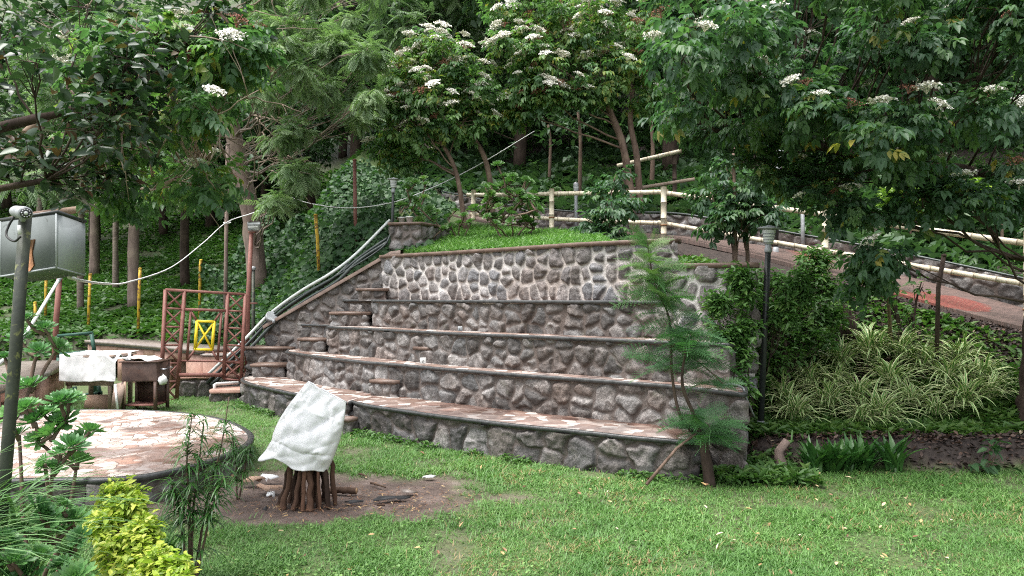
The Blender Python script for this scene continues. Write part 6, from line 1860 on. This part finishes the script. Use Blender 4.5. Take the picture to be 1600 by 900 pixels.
def onface(u, v, o):
    d = P(u, v, 1.0) - np.array([0, 0, EYE]); k = ((L0 - np.array([0, 0, EYE])) @ fn_) / (d @ fn_)
    return np.array([0, 0, EYE]) + d * k + fn_ * o
fr_, bk_ = [onface(u, v, .012) for u, v in rq], [onface(u, v, .0) for u, v in rq]
rbm.add(fr_ + bk_, [list(range(8))] + [[k, (k + 1) % 8, 8 + (k + 1) % 8, 8 + k] for k in range(8)]); rbm.build('rust_plate', M['rust'], cbn)
cz = thing('security_camera', 'small round grey security camera on top of the cabinet pole', 'camera', P(36, 331, 3.9))
ca, cb2 = P(23, 330, 4.0), P(40, 333, 3.86)
MB().tube([ca, ca + (cb2 - ca) * .15, ca + (cb2 - ca) * .85, cb2], [.026, .031, .034, .033], 18).build('housing', M['grey_metal'], cz, smooth=False)
dv = unit(cb2 - ca)
MB().tube([cb2 - dv * .002, cb2 + dv * .006], [.027, .027], 18).build('lens_ring', M['lens'], cz)
lr = MB()
ax_, bx2 = unit(np.cross(dv, UPV)), None; bx2 = np.cross(ax_, dv)
for k in range(10):
    a = k * .628; lr.tube([cb2 + dv * .005 + (ax_ * math.cos(a) + bx2 * math.sin(a)) * .019, cb2 + dv * .009 + (ax_ * math.cos(a) + bx2 * math.sin(a)) * .019], .004, 6)
lr.build('infrared_leds', M['steel'], cz)
MB().tube([cb2 + dv * .005, cb2 + dv * .012], [.011, .009], 12).build('lens', M['lamp_glass'], cz)
MB().tube([P(36, 344, 3.9), P(33, 337, 3.92)], .014, 8).build('bracket', M['grey_metal'], cz, smooth=True)
cw = MB(); cw.tube(smooth_curve([P(25, 335, 3.95), P(14, 352, 3.95), P(10, 368, 3.93), P(22, 377, 3.9), P(32, 370, 3.88)], 6), .006, 6); cw.build('cable', M['wire_black'], cz, smooth=True)
MB().tube([P(30, 352, 3.87), P(31, 366, 3.87)], .009, 8).build('connector', M['pot_white'], cz, smooth=True)

# firewood and sack
rw_ = np.random.default_rng(600)
fc = np.array([P(484, 790, 7.0)[0], 6.98])
logs = [(-.30, -.03, .034), (-.235, -.13, .048), (-.17, -.02, .030), (-.12, -.17, .040), (-.10, -.06, .055), (-.05, -.14, .024), (-.01, -.20, .030), (.03, -.08, .028), (.06, -.18, .050), (.12, -.10, .028), (.15, -.15, .022), (.24, -.12, .040), (.27, .02, .035), (.18, .06, .04), (.02, .14, .045), (-.12, .14, .04), (-.24, .10, .035), (.10, .16, .035)]
lab_l = ['far left thin dark log of the leaning firewood stack', 'stout straight log second from the left of the firewood stack', 'thin upright log behind the left side of the firewood stack', 'pale-based split log left of centre in the firewood stack', 'thick knobbly log in the middle left of the firewood stack', 'narrow stick in front of the middle of the firewood stack', 'short stick nearest the camera in the firewood stack', 'slim dark log hidden behind the centre of the firewood stack', 'thickest smooth log right of centre in the firewood stack', 'thin log just right of the thickest firewood log', 'thinnest reddish stick leaning at right of the firewood stack', 'tilted brown log on the right flank of the firewood stack', 'log leaning at far right behind the tilted one of the firewood stack', 'log at the right rear of the firewood stack', 'log at the rear middle of the firewood stack', 'log at the left rear of the firewood stack', 'log at the far left rear of the firewood stack', 'slender log at the rear right of centre in the firewood stack']
for (dx, dy, r_), lb_ in zip(logs, lab_l):
    b0 = np.array([fc[0] + dx * .88, fc[1] + dy * .95, -.02]); t0 = np.array([fc[0] + dx * .42 + .03 + rw_.normal(0, .02), fc[1] + dy * .4, .62 + rw_.uniform(-.03, .14)])
    lgo = thing('firewood_log', lb_, 'log', b0, 'logs of the leaning firewood stack')
    c = curve3(b0, t0, 0, rw_, 9, .02); MB().tube(c, r_ * rw_.uniform(.50, .74, 9), 9, tint=rw_.random(), cap=False, wob=.08, rng=rw_).build('bark', M['log'], lgo, smooth=True)
    MB().tube([t0 - (t0 - b0) * .01, t0 + (t0 - b0) * .004], r_ * .66, 9).build('cut_end', M['log_end'], lgo)
for (u0, v0, u1, v1, r_, lb_) in [(520, 770, 557, 766, .032, 'short log lying on the dirt right of the firewood stack'), (505, 762, 523, 752, .028, 'stub of log poking out behind the right side of the firewood')]:
    a, b_ = P(u0, v0, 7.35), P(u1, v1, 7.3); a[2] = b_[2] = r_ + .0
    lgo = thing('firewood_log', lb_, 'log', a * [1, 1, 0]); MB().tube(curve3(a, b_, 0, rw_, 7, .02), r_, 9, cap=False, wob=.05, rng=rw_).build('bark', M['log'], lgo, smooth=True)
    MB().tube([b_ - (b_ - a) * .01, b_ + (b_ - a) * .008], r_ * .95, 9).build('cut_end', M['log_end'], lgo)

sk_tl, sk_tr, sk_bl, sk_br = P(481, 597, 6.98), P(540, 629, 6.98), P(421, 706, 6.95), P(511, 738, 6.95)
NU, NV = 96, 80
th_ = np.linspace(0, 2 * math.pi, NU, endpoint=False)
s_ = np.linspace(0, 1, NV)
TH, SS = np.meshgrid(th_, s_, indexing='ij')
Lc = sk_tl[None, None] * (1 - SS)[..., None] + sk_bl[None, None] * SS[..., None]
Rc = sk_tr[None, None] * (1 - SS)[..., None] + sk_br[None, None] * SS[..., None]
cx_ = np.sign(np.cos(TH)) * np.abs(np.cos(TH)) ** .8
wgt_ = (cx_ + 1) / 2
depth = (.008 + .17 * sstep(0, .75, SS)) * np.sign(np.sin(TH)) * np.abs(np.sin(TH)) ** .8
V = Lc * (1 - wgt_)[..., None] + Rc * wgt_[..., None]
side = wgt_ * 2 - 1
V[..., 0] += side * .035 * np.sin(SS * math.pi) - .03 * np.sin(SS * math.pi) * (side < 0)
V[..., 1] += -depth
fs = np.where(np.sin(TH) >= 0, 1, 7)
wr1 = np.abs(fbm(side * 2.2 + SS * 1.4 + fs, SS * 2.6 - side * .7, 611, 2) - .5) * 2
wr2 = np.abs(fbm(side * 5 - SS * 2 + fs, SS * 6 + side * 1.5, 612, 3) - .5) * 2
amp = sstep(0, .12, SS) * (.3 + .7 * np.abs(np.sin(TH)))
V[..., 1] += np.sign(-np.sin(TH)) * -1 * (.095 * wr1 + .020 * wr2 - .04) * amp
for q in range(9):
    an, of, sl_ = rw_.uniform(0, math.pi), rw_.uniform(-.5, .5), rw_.uniform(.012, .028)
    dl = side * .55 * math.cos(an) + (SS - .5) * 1.3 * math.sin(an) - of
    V[..., 1] += np.where(fs == (1 if q % 3 else 7), 1, 0) * np.sign(np.sin(TH)) * sl_ * np.exp(-np.abs(dl) / .045) * amp * (1 if q % 2 else -1)
V[..., 2] += .015 * (fbm(side * 3, fs * 1.0, 613, 2) - .5) * SS * 2 - .03 * SS * np.sin(side * 5 + fs) * .6
# the loose lower-left corner flares out
fl_ = sstep(.80, 1.0, SS) * sstep(-.45, -1.0, side)
V[..., 0] -= fl_ * .075; V[..., 2] -= fl_ * .05; V[..., 1] -= fl_ * .05 * np.sin(SS * 40)
i = np.arange(NU)[:, None]; j = np.arange(NV - 1)[None]
F = np.stack([i * NV + j, i * NV + j + 1, ((i + 1) % NU) * NV + j + 1, ((i + 1) % NU) * NV + j], -1).reshape(-1, 4)
sack = thing('sack', 'crumpled white woven sack pulled over the top of the firewood stack', 'sack', (sk_bl + sk_br) / 2)
so = MB().add(V.reshape(-1, 3), F).build('sack_cloth', M['white_plastic'], sack, smooth=True)
md = so.modifiers.new('thickness', 'SOLIDIFY'); md.thickness = .004
seam = MB(); seam.tube(curve3(sk_tl + [0, 0, .004], sk_tr + [0, 0, .004], 0, rw_, 8, .01), .009, 6); seam.build('seam', M['white_plastic'], sack, smooth=True)

# rubbish round the fire
def scrap(name, label, cat, u, v, s, mt, seed, h=.02, rz=0):
    r2 = np.random.default_rng(seed)
    Yd = EYE * FPX / (v - 464.0); c = np.array([(u - 800) / FPX * Yd, Yd, 0.0])
    n = 11; a = np.sort(r2.uniform(0, 6.28, n)); rad = r2.uniform(.7, 1.1, n)
    pts = np.column_stack([np.cos(a) * rad * s[0], np.sin(a) * rad * s[1]]) @ np.array([[math.cos(rz), math.sin(rz)], [-math.sin(rz), math.cos(rz)]])
    z = r2.uniform(0, h, n)
    top = np.column_stack([pts, z + .012]) + c; bot = np.column_stack([pts, z]) + c
    bot[:, 2] = np.minimum(bot[:, 2], .0 + z)
    g = MB().add(np.vstack([top, bot, [c + [0, 0, h * .8 + .014]]]), [[k, (k + 1) % n, 2 * n] for k in range(n)] + [[k, n + k, n + (k + 1) % n, (k + 1) % n] for k in range(n)])
    return tag(g.build(name, M[mt], None, loc=c), label, cat)
scrap('cardboard_scrap', 'large soggy cardboard piece on the dirt left of the firewood', 'cardboard', 415, 768, (.20, .09), 'card', 701, .07)
scrap('cardboard_scrap', 'second torn cardboard flap behind the large soggy piece', 'cardboard', 398, 757, (.16, .07), 'card', 702, .10)
scrap('plastic_scrap', 'crumpled white plastic between the cardboard and the firewood', 'litter', 424, 752, (.11, .06), 'white_plastic', 703, .08)
scrap('plastic_scrap', 'small white plastic scrap at the foot of the leftmost log', 'litter', 424, 778, (.05, .05), 'white_plastic', 704, .05)
scrap('plastic_scrap', 'white paper scrap at the edge of the grass right of the dirt patch', 'litter', 671, 747, (.07, .04), 'white_plastic', 705, .03)
scrap('slate_piece', 'flat grey slate lying on the dirt right of the firewood', 'stone slab', 614, 780, (.17, .06), 'ash', 706, .03, .3)
scrap('slate_piece', 'smaller pale slate next to the flat grey one', 'stone slab', 640, 770, (.08, .04), 'slab', 707, .03)
scrap('slate_piece', 'thin dark slate close to the right of the firewood', 'stone slab', 552, 785, (.10, .035), 'ash', 708, .02)
scrap('charcoal_lump', 'black lump of charcoal in front of the cardboard', 'charcoal', 416, 797, (.02, .02), 'ash', 709, .03)
for k, (u0, v0, u1, v1) in enumerate([(562, 742, 574, 746), (580, 756, 603, 763), (590, 790, 602, 791)]):
    lab = ['short dark stick behind the flat slate', 'brown twig on the dirt behind the slate', 'dark twig in front of the slate'][k]
    f = lambda u, v: np.array([(u - 800) / FPX * (EYE * FPX / (v - 464)), EYE * FPX / (v - 464), .015])
    tag(MB().tube(curve3(f(u0, v0), f(u1, v1), .03, rw_, 6), np.linspace(.012, .008, 6), 6).build('stick', M['log'], None, loc=f(u0, v0), smooth=True), lab, 'stick')
# red-brown dead fern needles and ash on the dirt
g = MB(); n = 1300
xx = rw_.normal(-1.45, .75, n); yy = rw_.normal(7.05, .35, n); ph = rw_.random(n) * 6.28
k = (dirt_mask(xx, yy) > .5); xx, yy, ph = xx[k], yy[k], ph[k]; n = len(xx)
scatter(g, tpl_blade(.10, 2, .3), np.column_stack([xx, yy, rw_.uniform(.0, .012, n)]), np.column_stack([np.cos(ph), np.sin(ph), rw_.normal(0, .15, n)]), UPV + rw_.normal(0, .2, (n, 3)), rw_.uniform(.015, .06, n), rw_.random(n) ** 2.2 * .8)
tag(g.build('dirt_litter', M['litter']), 'fine brown litter and chips scattered over the bare dirt', 'litter', kind='stuff')

# right-hand bits: stump, stake, twiggy stumps, pots
stp = thing('tree_stump', 'short pale sawn-off stump with a curved stub beside the bank foot', 'stump', on_ground(1222, 8.2, -.03))
q = on_ground(1222, 8.2, -.03)
MB().tube([q, P(1220, 722, 8.2), P(1217, 705, 8.2), P(1230, 688, 8.2)], [.07, .062, .05, .042], 10, wob=.06, rng=rw_).build('trunk', M['bark_pink'], stp, smooth=True)
MB().tube([P(1229, 695, 8.2), P(1237, 690, 8.2), P(1238, 672, 8.2)], [.018, .014, .008], 6).build('shoot', M['shrub'], stp, smooth=True)
slim_pole('wooden_stake', 'tall thin dark stake standing behind the striped plants on the right bank', [on_ground(1462, 10.2), P(1466, 450, 10.2), P(1475, 398, 10.2)], .03, 'bark_dark', cat='stake')
sh2 = thing('cut_stump', 'dark splintered stump with upright stubs at the path edge', 'stump', on_ground(1328, 11.1))
mb = MB()
for k in range(7):
    a = on_ground(1328 + rw_.normal(0, 8), 11.1); mb.tube([a, a + [rw_.normal(0, .05), 0, .22], a + [rw_.normal(0, .08), 0, rw_.uniform(.35, .6)]], [.05, .04, .015], 6)
mb.build('stubs', M['bark_dark'], sh2, smooth=True)
make_tree('twiggy_shrub', 'sparse twiggy shrub between the stake and the flowering branch tip', 'shrub', [trunk_from(1410, 10.8, [(1400, 480, 10.8, .02), (1385, 440, 10.8, .012)], .03), trunk_from(1422, 10.8, [(1432, 470, 10.8, .015), (1440, 440, 10.8, .008)], .02)],
          px_clumps([(1385, 460, 10.7, 22, 14), (1425, 490, 10.7, 26, 14), (1440, 450, 10.7, 16, 12), (1400, 520, 10.6, 26, 10)]), 'shrub', 'bark_dark', [tpl_simple(.25, .15, .3)], .10, 8, 4, 721, limb_r=.010, base=.4)
make_tree('elder_seedling', 'young elder shoot with one large white flower head above the path', 'shrub', [trunk_from(1392, 10.9, [(1388, 470, 10.0, .02), (1382, 420, 9.6, .015), (1380, 400, 9.5, .010)], .03)],
          px_clumps([(1340, 440, 9.6, 22, 18), (1350, 415, 9.5, 20, 14), (1365, 430, 9.5, 20, 16)]), 'elder', 'bark', ELD, .26, 7, 5, 722, base=.55, droop=.35)
_t = [o for o in bpy.data.objects if o.name.startswith('elder_seedling')][0]
umbel(_t, P(1383, 412, 9.3), np.array([0, -1.2, .2]), np.random.default_rng(3), .17, False)
for k, (u, Yd) in enumerate([(628, 14.95), (640, 14.85)]):
    q = P(u, 348, Yd); q[2] = 3.34
    pt = thing('flower_pot', ['small white flower pot at the left on the rubble wall end', 'small white flower pot at the right on the rubble wall end'][k], 'flower pot', q)
    MB().lathe(q, [(.05, 0), (.07, .12), (.078, .12), (.078, .14), (.06, .14)], 14).build('pot', M['pot_white'], pt, smooth=False)
    mb = MB(); n = 22; a = rw_.random(n) * 6.28; D = np.column_stack([np.cos(a), np.sin(a), np.zeros(n)]); U = UPV + D * .3
    scatter(mb, SPI[0], np.repeat((q + [0, 0, .13])[None], n, 0), np.cross(np.cross(U, D), U), U, rw_.uniform(.14, .26, n), np.full(n, .5), 0, None, SPI[0][2]); mb.build('leaves', M['variegated'], pt)
# fallen stones at the foot of the left bank
og = thing('earth_slope', 'patch of bare ochre soil under the trees beyond the lime hedge', 'earth bank', P(1540, 215, 22))
cgx, cgz = P(1530, 214, 20.5)[0], P(1530, 214, 20.5)[2]
n = 14; a = np.linspace(0, 6.28, n, endpoint=False)
rim = np.column_stack([cgx + 1.1 * np.cos(a) * rw_.uniform(.8, 1.1, n), 20.6 + .5 * np.sin(a), cgz + .22 * np.sin(a)])
MB().add(np.vstack([rim, [[cgx, 20.4, cgz + .05]], rim + [0, .3, -.35]]), [[k, (k + 1) % n, n] for k in range(n)] + [[k, n + 1 + k, n + 1 + (k + 1) % n, (k + 1) % n] for k in range(n)]).build('soil', plain_mat('ochre_soil', (.5, .28, .08), (.62, .38, .13), 9, .9), og)


for _o in bpy.data.objects:
    if _o.get('category') in ('wall', 'stone wall', 'kerb', 'step') and _o.parent is None: _o['kind'] = 'thing'
